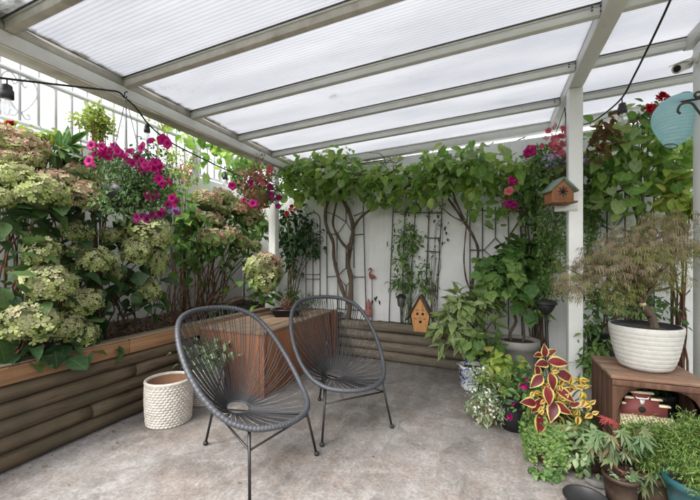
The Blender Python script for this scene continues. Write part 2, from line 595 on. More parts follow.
def wood(name, c, axis='Y', dirt=None, rough=0.8, var=0.45, scale=1.0, bump=0.5):
    """grain running along the given axis"""
    m = NT(name)
    long_, cross = 0.6 * scale, 14.0 * scale
    s = {'X': (long_, cross, cross), 'Y': (cross, long_, cross), 'Z': (cross, cross, long_)}[axis]
    g = m.noise(2.2, 8, 0.68, m.coord(s), 0.4)
    r = m.noise(3.0, 6, 0.6, m.coord((1, 1, 1)))
    a = m.n("Attribute", {'attribute_name': 'rnd'}).outputs['Fac']
    col = m.ramp(g, [(0.25, mul(c, 1 - var)), (0.5, c), (0.75, mul(c, 1 + var))])
    col = m.mix(1.0, col, m.ramp(a, [(0, (0.8, 0.8, 0.8)), (1, (1.15, 1.12, 1.08))]), 'MULTIPLY')
    kn = m.n("TexVoronoi", {'feature': 'F1'}, Vector=m.coord({'X': (1.6, 7, 7), 'Y': (7, 1.6, 7), 'Z': (7, 7, 1.6)}[axis]), Scale=0.8 * scale).outputs['Distance']
    col = m.mix(m.ramp(kn, [(0.06, (0.8, 0.8, 0.8)), (0.16, (0, 0, 0))]), col, mul(c, 0.35))
    ck = m.noise(5.0, 3, 0.5, m.coord(tuple(q * (0.55 if q > 1 else 0.35) for q in s)), 0.2)
    col = m.mix(m.ramp(ck, [(0.485, (0, 0, 0)), (0.5, (0.75, 0.75, 0.75)), (0.515, (0, 0, 0))]), col, mul(c, 0.3))
    if dirt is not None:
        col = m.mix(m.ramp(r, [(0.46, (0, 0, 0)), (0.66, (0.75, 0.75, 0.75))]), col, dirt)
    return m.end(m.bsdf(col, rough, m.bump(g, bump, 0.006), spec=0.25))

def incised_board():
    """orange timber with the rows of small cuts of pressure treatment"""
    m = NT("incised_timber")
    g = m.noise(2.4, 8, 0.65, m.coord((14, 0.7, 14)), 0.3)
    col = m.ramp(g, [(0.25, (0.19, 0.10, 0.052)), (0.55, (0.335, 0.185, 0.095)), (0.8, (0.45, 0.27, 0.15))])
    sp_ = m.n("SeparateXYZ", Vector=m.coord())
    yz = m.n("CombineXYZ", X=sp_.outputs['Y'], Y=sp_.outputs['Z']).outputs[0]
    br = m.n("TexBrick", Vector=yz, Scale=1.0)
    br.offset = 0.5
    br.inputs['Brick Width'].default_value = 0.019
    br.inputs['Row Height'].default_value = 0.0095
    br.inputs['Mortar Size'].default_value = 0.0016
    br.inputs['Mortar Smooth'].default_value = 0.4
    f = br.outputs['Fac']
    col = m.mix(m.math('MULTIPLY', f, 0.4), col, (0.12, 0.055, 0.025))
    st = m.noise(1.7, 7, 0.7)
    col = m.mix(m.ramp(st, [(0.52, (0, 0, 0)), (0.75, (0.7, 0.7, 0.7))]), col, (0.16, 0.12, 0.085))
    return m.end(m.bsdf(col, 0.8, m.bump(m.math('SUBTRACT', g, f), 0.5, 0.004), spec=0.2))

def roof_panel_mat():
    """ribbed translucent sheet with leaf litter and algae lying against beam and rafters, and shade painted in over the left beam"""
    m = NT("ribbed_polycarbonate")
    rib = m.n("TexWave", {'wave_type': 'BANDS', 'bands_direction': 'Y'}, Vector=m.coord(), Scale=12.0, Distortion=0.0).outputs['Fac']
    sm = m.noise(0.9, 6, 0.6, m.coord((0.5, 2, 1)))
    col = m.ramp(rib, [(0.0, (0.49, 0.495, 0.51)), (0.35, (0.55, 0.555, 0.57)), (1.0, (0.585, 0.59, 0.60))])
    col = m.mix(1.0, col, m.ramp(sm, [(0.32, (0.80, 0.81, 0.83)), (0.62, (0.97, 0.97, 0.975))]), 'MULTIPLY')
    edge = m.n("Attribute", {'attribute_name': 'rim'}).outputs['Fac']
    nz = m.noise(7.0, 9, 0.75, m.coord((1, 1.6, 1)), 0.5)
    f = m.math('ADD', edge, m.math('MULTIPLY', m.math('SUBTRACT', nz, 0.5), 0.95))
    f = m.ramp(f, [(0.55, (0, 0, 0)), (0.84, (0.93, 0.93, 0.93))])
    litter_shade = m.ramp(m.noise(30, 4, 0.6), [(0.35, (0.03, 0.032, 0.028)), (0.65, (0.13, 0.125, 0.09))])
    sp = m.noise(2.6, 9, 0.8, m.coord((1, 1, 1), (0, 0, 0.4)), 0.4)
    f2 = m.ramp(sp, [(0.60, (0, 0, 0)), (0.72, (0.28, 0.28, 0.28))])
    col = m.mix(m.mix(1.0, f, f2, 'LIGHTEN'), col, litter_shade)
    t = m.n("BsdfTranslucent", Color=col).outputs[0]
    g = m.bsdf(mul((0.8, 0.8, 0.82), 0.9), 0.25, m.bump(rib, 0.4, 0.01))
    return m.end(m.n("MixShader", Fac=0.14, _1=t, _2=g).outputs[0])

def wall_mat(name, c, plank=None):
    m = NT(name)
    n1 = m.noise(1.6, 8, 0.65)
    drip = m.noise(2.0, 8, 0.7, m.coord((5, 5, 0.5)))
    fine = m.noise(45, 5, 0.65)
    col = m.ramp(n1, [(0.3, mul(c, 0.84)), (0.7, mul(c, 1.08))])
    col = m.mix(m.ramp(drip, [(0.52, (0, 0, 0)), (0.76, (0.42, 0.42, 0.42))]), col, mul(c, 0.5))
    moss = m.noise(5.0, 9, 0.75, m.coord((1, 1, 0.6), (0, 0, 0.3)))
    col = m.mix(m.ramp(moss, [(0.6, (0, 0, 0)), (0.72, (0.35, 0.35, 0.35))]), col, (0.26, 0.255, 0.22))
    return m.end(m.bsdf(col, 0.88, m.bump(m.math('ADD', fine, m.math('MULTIPLY', n1, 1.5)), 0.4, 0.006), spec=0.25))

def woven_mat():
    """small raised lozenges of a woven fibre-cement pot"""
    m = NT("woven_white")
    cyl = m.n("Attribute", {'attribute_name': 'rnd'}).outputs['Fac']
    nz = m.noise(26, 6, 0.7)
    col = m.ramp(nz, [(0.3, (0.40, 0.36, 0.31)), (0.6, (0.58, 0.54, 0.49))])
    sp = m.noise(11, 7, 0.8, m.coord((1, 1, 2)))
    col = m.mix(m.ramp(sp, [(0.62, (0, 0, 0)), (0.7, (0.7, 0.7, 0.7))]), col, (0.16, 0.12, 0.09))
    return m.end(m.bsdf(col, 0.85, m.bump(nz, 0.25, 0.003), spec=0.2))

MAT = {
    'concrete': concrete(),
    'earth': plain("earth", (0.055, 0.036, 0.024), 0.95, 0.5, 40, 0.8),
    'mulch': leafy("bark_mulch", [(0.030, 0.017, 0.011), (0.075, 0.042, 0.028), (0.14, 0.085, 0.058), (0.05, 0.03, 0.02)], 0.0, 0.9),
    'grass': plain("garden_ground", (0.06, 0.075, 0.03), 0.95, 0.4, 3, 0.5),
    'wall': wall_mat("painted_concrete_wall", (0.76, 0.765, 0.755)),
    'wall2': wall_mat("white_render_wall", (0.66, 0.66, 0.65)),
    'white': plain("white_painted_metal", (0.78, 0.78, 0.76), 0.4, 0.05, 6, 0.05, dirt=(0.45, 0.43, 0.38), dirt_at=0.66),
    'aluminium': plain("aged_aluminium_beam", (0.66, 0.66, 0.64), 0.5, 0.07, 7, 0.08, dirt=(0.36, 0.335, 0.28), dirt_at=0.6),
    'beamwhite': plain("off_white_beam", (0.70, 0.70, 0.68), 0.45, 0.06, 6, 0.05, dirt=(0.42, 0.39, 0.32), dirt_at=0.62),
    'stained': plain("stained_rafter", (0.56, 0.53, 0.48), 0.6, 0.16, 9, 0.1, dirt=(0.25, 0.205, 0.145), dirt_at=0.52),
    'trim': plain("bright_trim", (0.72, 0.72, 0.70), 0.4, 0.05, 8, 0),
    'gasket': plain("dark_gasket", (0.10, 0.10, 0.095), 0.8, 0.3, 20, 0),
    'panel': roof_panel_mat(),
    'rail': plain("pale_railing_paint", (0.62, 0.62, 0.66), 0.5, 0.08, 8, 0),
    'log': wood("weathered_dark_log", (0.118, 0.086, 0.056), 'Y', (0.066, 0.058, 0.038)),
    'log2': wood("weathered_tan_log", (0.185, 0.155, 0.118), 'X', (0.115, 0.105, 0.078)),
    'board': incised_board(),
    'boardtop': wood("grey_board_top", (0.22, 0.17, 0.12), 'Y', (0.11, 0.09, 0.07)),
    'bench': wood("rust_stained_panel", (0.235, 0.105, 0.057), 'Z', (0.165, 0.075, 0.043), 0.7, 0.25, 0.6, 0.25),
    'deckY': wood("weathered_deck_plank_long", (0.255, 0.178, 0.120), 'Y', (0.15, 0.11, 0.08), 0.85, 0.4),
    'steel': plain("black_steel", (0.012, 0.012, 0.013), 0.4, 0.2, 20, 0.05),
    'cord': plain("charcoal_cord", (0.022, 0.022, 0.025), 0.42, 0.3, 60, 0.1),
    'rimcord': plain("charcoal_rim_cord", (0.055, 0.058, 0.068), 0.4, 0.3, 120, 0.3),
    'rubber': plain("black_rubber", (0.014, 0.014, 0.014), 0.6, 0.2, 20, 0),
    'woven': woven_mat(),
    'terracotta': plain("terracotta", (0.27, 0.145, 0.085), 0.85, 0.25, 9, 0.3, dirt=(0.36, 0.29, 0.22), dirt_at=0.55),
    'liner': plain("coir_liner", (0.20, 0.115, 0.06), 0.95, 0.5, 35, 0.8),
    'crate': wood("red_brown_crate", (0.105, 0.055, 0.036), 'Z', (0.06, 0.038, 0.028), 0.65, 0.5),
    'cratetop': wood("worn_crate_top", (0.165, 0.095, 0.062), 'X', (0.26, 0.19, 0.14), 0.75, 0.45),
    'bowl': None,
    'greypot': plain("grey_clay_pot", (0.30, 0.285, 0.265), 0.85, 0.15, 10, 0.2, dirt=(0.17, 0.15, 0.12), dirt_at=0.6),
    'blackpot': plain("black_plastic_pot", (0.018, 0.018, 0.019), 0.45, 0.3, 15, 0.05),
    'darkbasket': wood("dark_stave_pot", (0.042, 0.028, 0.020), 'X', (0.09, 0.062, 0.042), 0.6, 0.5),
    'tealpot': plain("teal_glazed_pot", (0.018, 0.08, 0.09), 0.25, 0.25, 10, 0.05),
    'bluepot': plain("blue_glazed_pot", (0.012, 0.085, 0.16), 0.2, 0.25, 10, 0.05),
    'stem': wood("brown_stem", (0.120, 0.062, 0.038), 'Z', (0.07, 0.045, 0.03), 0.85),
    'vine': wood("vine_bark", (0.115, 0.084, 0.062), 'Z', (0.065, 0.050, 0.040), 0.9),
    'greenstem': plain("green_stem", (0.08, 0.12, 0.03), 0.6, 0.3, 20, 0),
    'redstem': plain("reddish_stem", (0.13, 0.045, 0.03), 0.6, 0.3, 20, 0),
    'iron': plain("rusty_iron_rod", (0.042, 0.035, 0.031), 0.65, 0.4, 30, 0.2),
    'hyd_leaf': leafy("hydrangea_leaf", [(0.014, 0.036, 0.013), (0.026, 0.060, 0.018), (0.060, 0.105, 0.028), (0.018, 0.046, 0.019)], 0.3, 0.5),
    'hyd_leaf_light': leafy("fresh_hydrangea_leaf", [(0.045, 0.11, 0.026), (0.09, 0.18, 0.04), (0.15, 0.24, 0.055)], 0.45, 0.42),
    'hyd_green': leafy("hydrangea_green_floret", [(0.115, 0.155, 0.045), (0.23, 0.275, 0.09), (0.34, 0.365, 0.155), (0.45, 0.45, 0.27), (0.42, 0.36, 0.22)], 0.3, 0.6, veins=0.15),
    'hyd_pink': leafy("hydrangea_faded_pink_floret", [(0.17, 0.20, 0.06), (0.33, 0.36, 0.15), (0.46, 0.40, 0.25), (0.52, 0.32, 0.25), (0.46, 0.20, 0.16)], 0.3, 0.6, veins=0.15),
    'hyd_core': plain("hydrangea_head_core", (0.085, 0.10, 0.035), 0.9, 0.4, 40, 0),
    'kiwi': leafy("kiwi_vine_leaf", [(0.10, 0.20, 0.045), (0.17, 0.30, 0.07), (0.26, 0.39, 0.085), (0.27, 0.34, 0.19), (0.36, 0.45, 0.10)], 0.6, 0.38),
    'darkleaf': leafy("dark_climber_leaf", [(0.016, 0.045, 0.016), (0.030, 0.072, 0.024), (0.055, 0.10, 0.03)], 0.3, 0.5),
    'midleaf': leafy("mid_green_leaf", [(0.040, 0.095, 0.028), (0.075, 0.145, 0.045), (0.125, 0.195, 0.065)], 0.35, 0.5),
    'lime': leafy("lime_leaf", [(0.11, 0.20, 0.03), (0.21, 0.29, 0.05), (0.30, 0.34, 0.07), (0.36, 0.35, 0.09)], 0.4, 0.5),
    'varieg': leafy("variegated_leaf", [(0.17, 0.26, 0.085), (0.24, 0.33, 0.12), (0.14, 0.23, 0.07), (0.30, 0.38, 0.16)], 0.45, 0.38, rim=(0.70, (0.46, 0.50, 0.25), 1.3)),
    'fig_leaf': leafy("fig_leaf", [(0.06, 0.14, 0.035), (0.11, 0.20, 0.055), (0.18, 0.27, 0.075)], 0.45, 0.36),
    'coleus': leafy("coleus_leaf", [(0.085, 0.006, 0.013), (0.13, 0.010, 0.018), (0.18, 0.018, 0.022)], 0.25, 0.45, rim=(0.70, (0.50, 0.42, 0.12), 0.35)),
    'coleus_small': leafy("coleus_small_leaf", [(0.22, 0.03, 0.025), (0.30, 0.06, 0.03)], 0.25, 0.45, rim=(0.36, (0.46, 0.43, 0.075), 0.3)),
    'jenny': leafy("creeping_jenny_leaf", [(0.045, 0.105, 0.022), (0.085, 0.155, 0.035), (0.145, 0.205, 0.06)], 0.35, 0.5),
    'sage': leafy("grey_green_leaf", [(0.10, 0.15, 0.075), (0.16, 0.22, 0.11), (0.23, 0.28, 0.16)], 0.3, 0.55),
    'maple': leafy("laceleaf_maple_leaf", [(0.15, 0.13, 0.055), (0.24, 0.185, 0.11), (0.33, 0.245, 0.165), (0.18, 0.16, 0.07), (0.14, 0.17, 0.05)], 0.3, 0.55),
    'maple_green': leafy("laceleaf_maple_inner_leaf", [(0.10, 0.13, 0.03), (0.17, 0.18, 0.045), (0.22, 0.19, 0.07)], 0.4, 0.55),
    'maple_small': leafy("small_maple_leaf", [(0.055, 0.10, 0.045), (0.095, 0.145, 0.065), (0.15, 0.16, 0.075), (0.14, 0.095, 0.055)], 0.35, 0.5),
    'redtip': leafy("red_new_leaf", [(0.30, 0.04, 0.045), (0.38, 0.09, 0.08)], 0.3, 0.5),
    'fern': leafy("feathery_leaf", [(0.045, 0.10, 0.020), (0.085, 0.145, 0.03), (0.15, 0.20, 0.05), (0.035, 0.075, 0.02)], 0.35, 0.55),
    'dry': leafy("dried_leaf", [(0.16, 0.09, 0.04), (0.24, 0.14, 0.06), (0.10, 0.06, 0.03)], 0.3, 0.7),
    'magenta': leafy("magenta_petal", [(0.40, 0.004, 0.14), (0.52, 0.008, 0.19), (0.30, 0.003, 0.10)], 0.3, 0.5, rim=(0.5, (0.46, 0.006, 0.17), 0.3), veins=0.12),
    'purple': leafy("dark_magenta_petal", [(0.17, 0.004, 0.075), (0.25, 0.008, 0.12)], 0.3, 0.5, veins=0.12),
    'pink': leafy("pink_petal", [(0.62, 0.13, 0.17), (0.72, 0.25, 0.26), (0.55, 0.08, 0.14)], 0.35, 0.5, veins=0.12),
    'salmon': leafy("salmon_bud", [(0.48, 0.12, 0.13), (0.55, 0.25, 0.22), (0.30, 0.14, 0.07)], 0.35, 0.5, veins=0.12),
    'lilac': leafy("lilac_petal", [(0.30, 0.26, 0.55), (0.40, 0.36, 0.62), (0.24, 0.20, 0.48)], 0.35, 0.5, veins=0.12),
    'red': leafy("red_petal", [(0.45, 0.006, 0.02), (0.55, 0.02, 0.035), (0.36, 0.004, 0.012)], 0.3, 0.5, veins=0.12),
    'whitepetal': leafy("white_petal", [(0.75, 0.75, 0.70), (0.66, 0.68, 0.60)], 0.3, 0.5, veins=0.05),
    'yolk': plain("flower_eye", (0.05, 0.02, 0.03), 0.8, 0.2, 30, 0),
    'bh_orange': wood("orange_birdhouse_timber", (0.46, 0.235, 0.090), 'Z', None, 0.7, 0.18),
    'bh_roof': plain("dark_brown_roof", (0.055, 0.034, 0.025), 0.7, 0.3, 20, 0.2),
    'bh_brown': wood("tan_birdhouse_timber", (0.33, 0.155, 0.075), 'Z', (0.17, 0.08, 0.045), 0.75, 0.3),
    'bh_green': plain("grey_green_roof_edge", (0.17, 0.23, 0.18), 0.7, 0.2, 20, 0.1),
    'barn': plain("barn_red_paint", (0.125, 0.025, 0.022), 0.7, 0.2, 20, 0.1),
    'cream': plain("cream_paint", (0.58, 0.50, 0.34), 0.7, 0.12, 20, 0.1),
    'hole': plain("dark_hole", (0.008, 0.007, 0.006), 0.9, 0.1, 10, 0),
    'flamingo': plain("faded_red_paint", (0.25, 0.065, 0.06), 0.6, 0.4, 30, 0.1),
    'gnome': plain("terracotta_pink_paint", (0.33, 0.13, 0.105), 0.7, 0.3, 40, 0.2),
    'lantern': None,
    'camwhite': plain("white_plastic", (0.70, 0.69, 0.66), 0.35, 0.04, 5, 0),
    'bulb': None,
    'solar': plain("black_lantern_plastic", (0.020, 0.019, 0.018), 0.5, 0.3, 20, 0.1),
    'solarlens': plain("smoky_lens", (0.13, 0.13, 0.125), 0.25, 0.2, 20, 0),
    'stone': plain("flat_grey_stone", (0.13, 0.125, 0.12), 0.85, 0.4, 9, 0.6, dirt=(0.07, 0.06, 0.05), dirt_at=0.5),
    'tile': plain("brown_paver", (0.16, 0.115, 0.085), 0.85, 0.4, 12, 0.5),
    'silverlabel': plain("white_label", (0.72, 0.72, 0.70), 0.6, 0.05, 10, 0),
    'rope': plain("grey_cord", (0.30, 0.29, 0.28), 0.7, 0.2, 40, 0),
    'cable': plain("black_cable", (0.016, 0.015, 0.015), 0.55, 0.2, 20, 0),
    'socket': plain("dark_lamp_socket", (0.030, 0.029, 0.031), 0.5, 0.2, 20, 0),
}

def bowl_mat():
    m = NT("white_crackle_bowl")
    nz = m.noise(30, 6, 0.7)
    col = m.ramp(nz, [(0.3, (0.42, 0.41, 0.38)), (0.6, (0.51, 0.50, 0.47))])
    sp = m.noise(13, 8, 0.85, m.coord((1, 1, 2.2)))
    col = m.mix(m.ramp(sp, [(0.655, (0, 0, 0)), (0.69, (0.9, 0.9, 0.9))]), col, (0.09, 0.08, 0.07))
    return m.end(m.bsdf(col, 0.5, m.bump(nz, 0.2, 0.003)))
MAT['bowl'] = bowl_mat()

def lantern_mat():
    m = NT("teal_paper")
    w = m.n("TexWave", {'wave_type': 'BANDS', 'bands_direction': 'Z'}, Vector=m.coord(), Scale=15.0, Distortion=1.2).outputs['Fac']
    nz = m.noise(14, 5, 0.6, m.coord((1, 1, 4)))
    col = m.ramp(nz, [(0.3, (0.60, 0.86, 0.91)), (0.7, (0.72, 0.92, 0.95))])
    col = m.mix(m.ramp(w, [(0.0, (0.4, 0.4, 0.4)), (0.15, (0, 0, 0))]), col, (0.25, 0.55, 0.63))
    p = m.bsdf(col, 0.7, m.bump(w, 0.3, 0.008))
    t = m.n("BsdfTranslucent", Color=col).outputs[0]
    return m.end(m.n("MixShader", Fac=0.62, _1=p, _2=t).outputs[0])
MAT['lantern'] = lantern_mat()

def bulb_mat():
    m = NT("frosted_bulb_glass")
    g = m.n("BsdfGlass", Color=(0.95, 0.95, 0.95, 1), Roughness=0.08, IOR=1.15).outputs[0]
    t = m.n("BsdfTransparent", Color=(0.92, 0.93, 0.94, 1)).outputs[0]
    w = m.bsdf((0.8, 0.8, 0.8), 0.15)
    a = m.n("MixShader", Fac=0.6, _1=g, _2=t).outputs[0]
    return m.end(m.n("MixShader", Fac=0.25, _1=a, _2=w).outputs[0])
MAT['bulb'] = bulb_mat()

def china_mat():
    """white glaze with blue brushed sprays"""
    m = NT("blue_and_white_china")
    nz = m.noise(17, 5, 0.6, m.coord((1, 1, 1.3)), 1.4)
    f = m.ramp(nz, [(0.53, (0, 0, 0)), (0.57, (1, 1, 1))])
    col = m.mix(f, (0.62, 0.64, 0.66), (0.035, 0.075, 0.26))
    return m.end(m.bsdf(col, 0.2))
MAT['china'] = china_mat()

# ------------------------------------------------------------------ the setting
g = MB().add([(-200, -200, -0.03), (200, -200, -0.03), (200, 200, -0.03), (-200, 200, -0.03)], [(0, 1, 2, 3)])
g.build('ground', MAT['grass'], kind='structure')
nx, ny = 40, 50
X, Y = np.meshgrid(np.linspace(-2.62, 2.7, nx), np.linspace(-2.5, 4.4, ny))
Zf = 0.004 * np.sin(X * 2.1 + 1) * np.cos(Y * 1.7)
i, j = np.meshgrid(np.arange(ny - 1), np.arange(nx - 1), indexing='ij')
F = np.stack([i * nx + j, i * nx + j + 1, (i + 1) * nx + j + 1, (i + 1) * nx + j], -1).reshape(-1, 4)
MB().add(np.stack([X, Y, Zf], -1), [F]).build('patio_floor', MAT['concrete'], smooth=True, kind='structure')

# walls ---------------------------------------------------------------------------------------------
WALL_TOP = 2.465
bw = MB().bar((-3.6, wall_y(-3.6) + 0.1, WALL_TOP / 2 - 0.01), (2.9, wall_y(2.9) + 0.1, WALL_TOP / 2 - 0.01), 0.2, WALL_TOP + 0.02)
o = bw.build('garden_wall', MAT['wall'], bevel=0.008)
tag(o, 'pale grey painted concrete wall across the back behind the trellises', 'wall')
LWX = -3.6
lw = MB().box((LWX - 0.2, -2.5, -0.02), (LWX, 4.7, 2.30))
o = lw.build('garden_wall', MAT['wall2'], bevel=0.008)
tag(o, 'white wall behind the hydrangea bed, carrying the metal railing', 'wall')

# railing on the left wall --------------------------------------------------------------------------
RX = LWX - 0.07
rail = T('metal_railing', 'pale metal railing with upright bars and a scroll on the left wall', 'railing', (RX, 2, 2.30))
for z, h in ((2.35, 0.03), (2.77, 0.03), (3.35, 0.05)):
    MB().box((RX - 0.018, -2.4, z - h / 2), (RX + 0.018, 4.7, z + h / 2)).build('rail', MAT['rail'], rail)
for y in (-1.5, 0.45, 3.62):
    MB().box((RX - 0.03, y - 0.03, 2.30), (RX + 0.03, y + 0.03, 3.45)).build('post', MAT['rail'], rail)
for k in range(-11, 23):
    y = 1.72 + 0.132 * k
    if min(abs(y - yy) for yy in (-1.5, 0.45, 3.62)) < 0.05:
        continue
    MB().box((RX - 0.009, y - 0.009, 2.364), (RX + 0.009, y + 0.009, 3.325)).build('baluster', MAT['rail'], rail)
def scroll(cy, cz, sy, sz, pts):
    return spline(np.array([(RX, cy + sy * a, cz + sz * b) for a, b in pts]), 7)
HEART = [(0.42, 0.62), (0.28, 0.50), (0.15, 0.70), (0.45, 0.96), (0.85, 0.80), (0.95, 0.30), (0.55, -0.30), (0.08, -0.72)]
CURL = [(0.08, -0.66), (0.30, -0.92), (0.55, -0.88), (0.50, -0.70), (0.38, -0.74)]
sm = MB()
for sgn in (-1, 1):
    sm.tube(scroll(1.72, 2.57, 0.125 * sgn, 0.185, HEART), 0.0065, 6)
    sm.tube(scroll(1.72, 2.57, 0.125 * sgn, 0.185, CURL), 0.0065, 6)
sm.build('scroll', MAT['rail'], rail, smooth=True)

# white picket fence beyond the back wall -------------------------------------------------------------
pf = T('picket_fence', 'white picket fence showing above the back wall under the roof edge', 'fence', (0.3, 4.9, 0))
for z in (0.8, 2.45):
    MB().box((-2.6, 4.93, z - 0.04), (2.8, 4.97, z + 0.04)).build('rail', MAT['white'], pf)
for k in range(45):
    x = -2.55 + k * 0.12
    MB().prism([(-0.038, 0), (0.038, 0), (0.038, 2.68), (0, 2.74), (-0.038, 2.68)], (x, 4.91, -0.03), (1, 0, 0), (0, 0, 1), 0.02).build('picket', MAT['white'], pf)

# roof over the patio ---------------------------------------------------------------------------------
SL = 0.045                                     # the roof falls towards the left beam
def rz(x):                                     # underside of the rafters
    return 2.455 + SL * (x + 2.46)
roof = T('patio_roof', 'ribbed translucent patio roof on pale metal beams and white posts', 'patio roof', (0, 2, 0))
BL0, BL1 = -2.575, -2.46
def sloped(mb, x0, x1, y0, y1, h0, h1):
    """a straight member along X between y0 and y1; h0, h1 above the rafters' underside line"""
    V = []
    for x in (x0, x1):
        z = rz(x)
        V += [(x, y0, z + h0), (x, y1, z + h0), (x, y1, z + h1), (x, y0, z + h1)]
    mb.add(V, [(0, 1, 2, 3), (4, 7, 6, 5), (0, 4, 5, 1), (1, 5, 6, 2), (2, 6, 7, 3), (3, 7, 4, 0)])
lb = MB().box((BL0, 0.42, 2.375), (BL1, 4.30, 2.452))
lb.build('beam', MAT['beamwhite'], roof, bevel=0.004)
MB().box((BL0 - 0.02, 0.42, 2.362), (BL1 - 0.01, 4.30, 2.372)).build('beam_cover', MAT['stained'], roof)
for y0, y1 in zip([0.43] + [y + 0.024 for y in (0.49, 1.11, 1.784, 2.40, 3.03, 3.65)], [y - 0.024 for y in (0.49, 1.11, 1.784, 2.40, 3.03, 3.65)] + [4.183]):
    MB().box((BL0 + 0.012, y0, 2.4535), (BL1 - 0.006, y1, 2.514)).build('gap_shade_filler', MAT['stained'], roof)  # added filler closing the gap above the beam so it stays dark
RB0, RB1 = 0.585, 0.685
RBZ = 2.575
MB().box((RB0, 0.42, RBZ), (RB1, 4.18, RBZ + 0.135)).build('beam', MAT['beamwhite'], roof, bevel=0.005)
MB().box((RB0 - 0.004, 0.42, RBZ + 0.085), (RB0 - 0.001, 4.18, RBZ + 0.093)).build('beam_lip', MAT['trim'], roof)
C0 = (1.235, 2.85)                              # right hand column
MB().box((C0[0] - 0.02, 0.42, 2.615), (C0[0] + 0.09, 3.06, 2.73)).build('beam', MAT['aluminium'], roof, bevel=0.005)
MB().box((C0[0] + 0.02, 0.42, 2.595), (C0[0] + 0.10, 3.02, 2.612)).build('beam_cover', MAT['trim'], roof)
hd = MB()
for dz in (0.03, 0.065, 0.1):
    hd.tube([(C0[0] + 0.03 + dz * 0.3, 3.06, 2.61 + dz), (C0[0] + 0.03 + dz * 0.3, 3.066, 2.61 + dz)], 0.007, 8)
hd.build('screw', MAT['steel'], roof)
JY = [0.49, 1.11, 1.784, 2.40, 3.03, 3.65]
for k, y in enumerate(JY):
    mat = MAT['stained'] if k in (1, 2) else MAT['aluminium']
    for x0, x1 in ((BL0 + 0.01, RB0 - 0.002), (RB1 + 0.002, 2.25)):
        m = MB()
        sloped(m, x0, x1, y - 0.022, y + 0.022, 0.0, 0.060)
        m.build('rafter', mat, roof, bevel=0.003)
        m = MB()
        sloped(m, x0, x1, y - 0.028, y - 0.0235, 0.046, 0.058)
        m.build('rafter_trim', MAT['trim'], roof)
        m = MB()
        sloped(m, x0, x1, y - 0.034, y - 0.026, 0.059, 0.064)
        m.build('gasket', MAT['gasket'], roof)
    sc_ = MB()
    for dz in (0.03, 0.06):
        sc_.tube([(RB0 - 0.006, y - 0.030, RBZ + dz), (RB0 - 0.003, y - 0.030, RBZ + dz)], 0.006, 8)
        sc_.tube([(RB0 - 0.045, y - 0.030, rz(RB0) + 0.01 + dz * 0.6), (RB0 - 0.045, y - 0.026, rz(RB0) + 0.01 + dz * 0.6)], 0.005, 8)
    sc_.build('screw', MAT['steel'], roof)
m = MB()
sloped(m, BL0 + 0.01, 2.25, 4.185, 4.285, -0.035, 0.064)
m.build('beam', MAT['aluminium'], roof, bevel=0.004)
m = MB()
sloped(m, BL0 + 0.01, 2.25, 4.176, 4.182, 0.045, 0.057)
m.build('rafter_trim', MAT['trim'], roof)
edges = JY + [4.235]
for k in range(len(edges) - 1):
    y0, y1 = edges[k] - 0.0, edges[k + 1] - 0.004
    if k == len(edges) - 2:
        y1 = 4.34
    nxp, nyp = 90, 24
    xs = np.concatenate([np.linspace(-2.66, -1.9, 45, endpoint=False), np.linspace(-1.9, 2.3, 45)])
    ys = np.linspace(y0, y1, nyp)
    XX, YY = np.meshgrid(xs, ys)
    dx = np.clip(XX - BL1 + 0.03, 0, 9)  # litter thins away from the beam; above it, the gap's shade is painted in
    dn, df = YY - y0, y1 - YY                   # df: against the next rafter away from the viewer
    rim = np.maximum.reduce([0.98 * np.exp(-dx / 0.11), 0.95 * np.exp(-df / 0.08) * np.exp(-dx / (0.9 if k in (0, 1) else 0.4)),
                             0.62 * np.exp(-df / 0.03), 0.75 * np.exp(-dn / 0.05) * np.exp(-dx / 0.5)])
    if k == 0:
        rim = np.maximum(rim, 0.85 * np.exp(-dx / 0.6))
    top, bot = rz(XX) + 0.074, rz(XX) + 0.066
    n1, n2 = len(ys), len(xs)
    V = np.concatenate([np.stack([XX, YY, bot], -1).reshape(-1, 3), np.stack([XX, YY, top], -1).reshape(-1, 3)])
    i, j = np.meshgrid(np.arange(n1 - 1), np.arange(n2 - 1), indexing='ij')
    q = np.stack([i * n2 + j, i * n2 + j + 1, (i + 1) * n2 + j + 1, (i + 1) * n2 + j], -1).reshape(-1, 4)
    M = n1 * n2
    loop = list(range(n2)) + [r * n2 + n2 - 1 for r in range(1, n1)] + [(n1 - 1) * n2 + c for c in range(n2 - 2, -1, -1)] + [r * n2 for r in range(n1 - 2, 0, -1)]
    sides = np.array([(a, M + a, M + b, b) for a, b in zip(loop, loop[1:] + loop[:1])])[:, ::-1]
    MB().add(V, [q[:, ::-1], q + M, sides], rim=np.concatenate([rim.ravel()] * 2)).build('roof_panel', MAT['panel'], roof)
pl = W(273, 200, 4.42)
MB().box((-2.565, 3.70, 0.0), (-2.47, 3.79, 2.360)).build('post', MAT['white'], roof, bevel=0.005)
MB().box((-2.60, 3.67, 0.607), (-2.45, 3.82, 0.66)).build('post_base', MAT['white'], roof, bevel=0.006)
MB().box((RB0 + 0.0, 3.27, 0.0), (RB1 - 0.0, 3.37, RBZ - 0.002)).build('post', MAT['white'], roof, bevel=0.006)
MB().box((C0[0], C0[1], 0.0), (C0[0] + 0.13, C0[1] + 0.13, 2.593)).build('post', MAT['white'], roof, bevel=0.006)

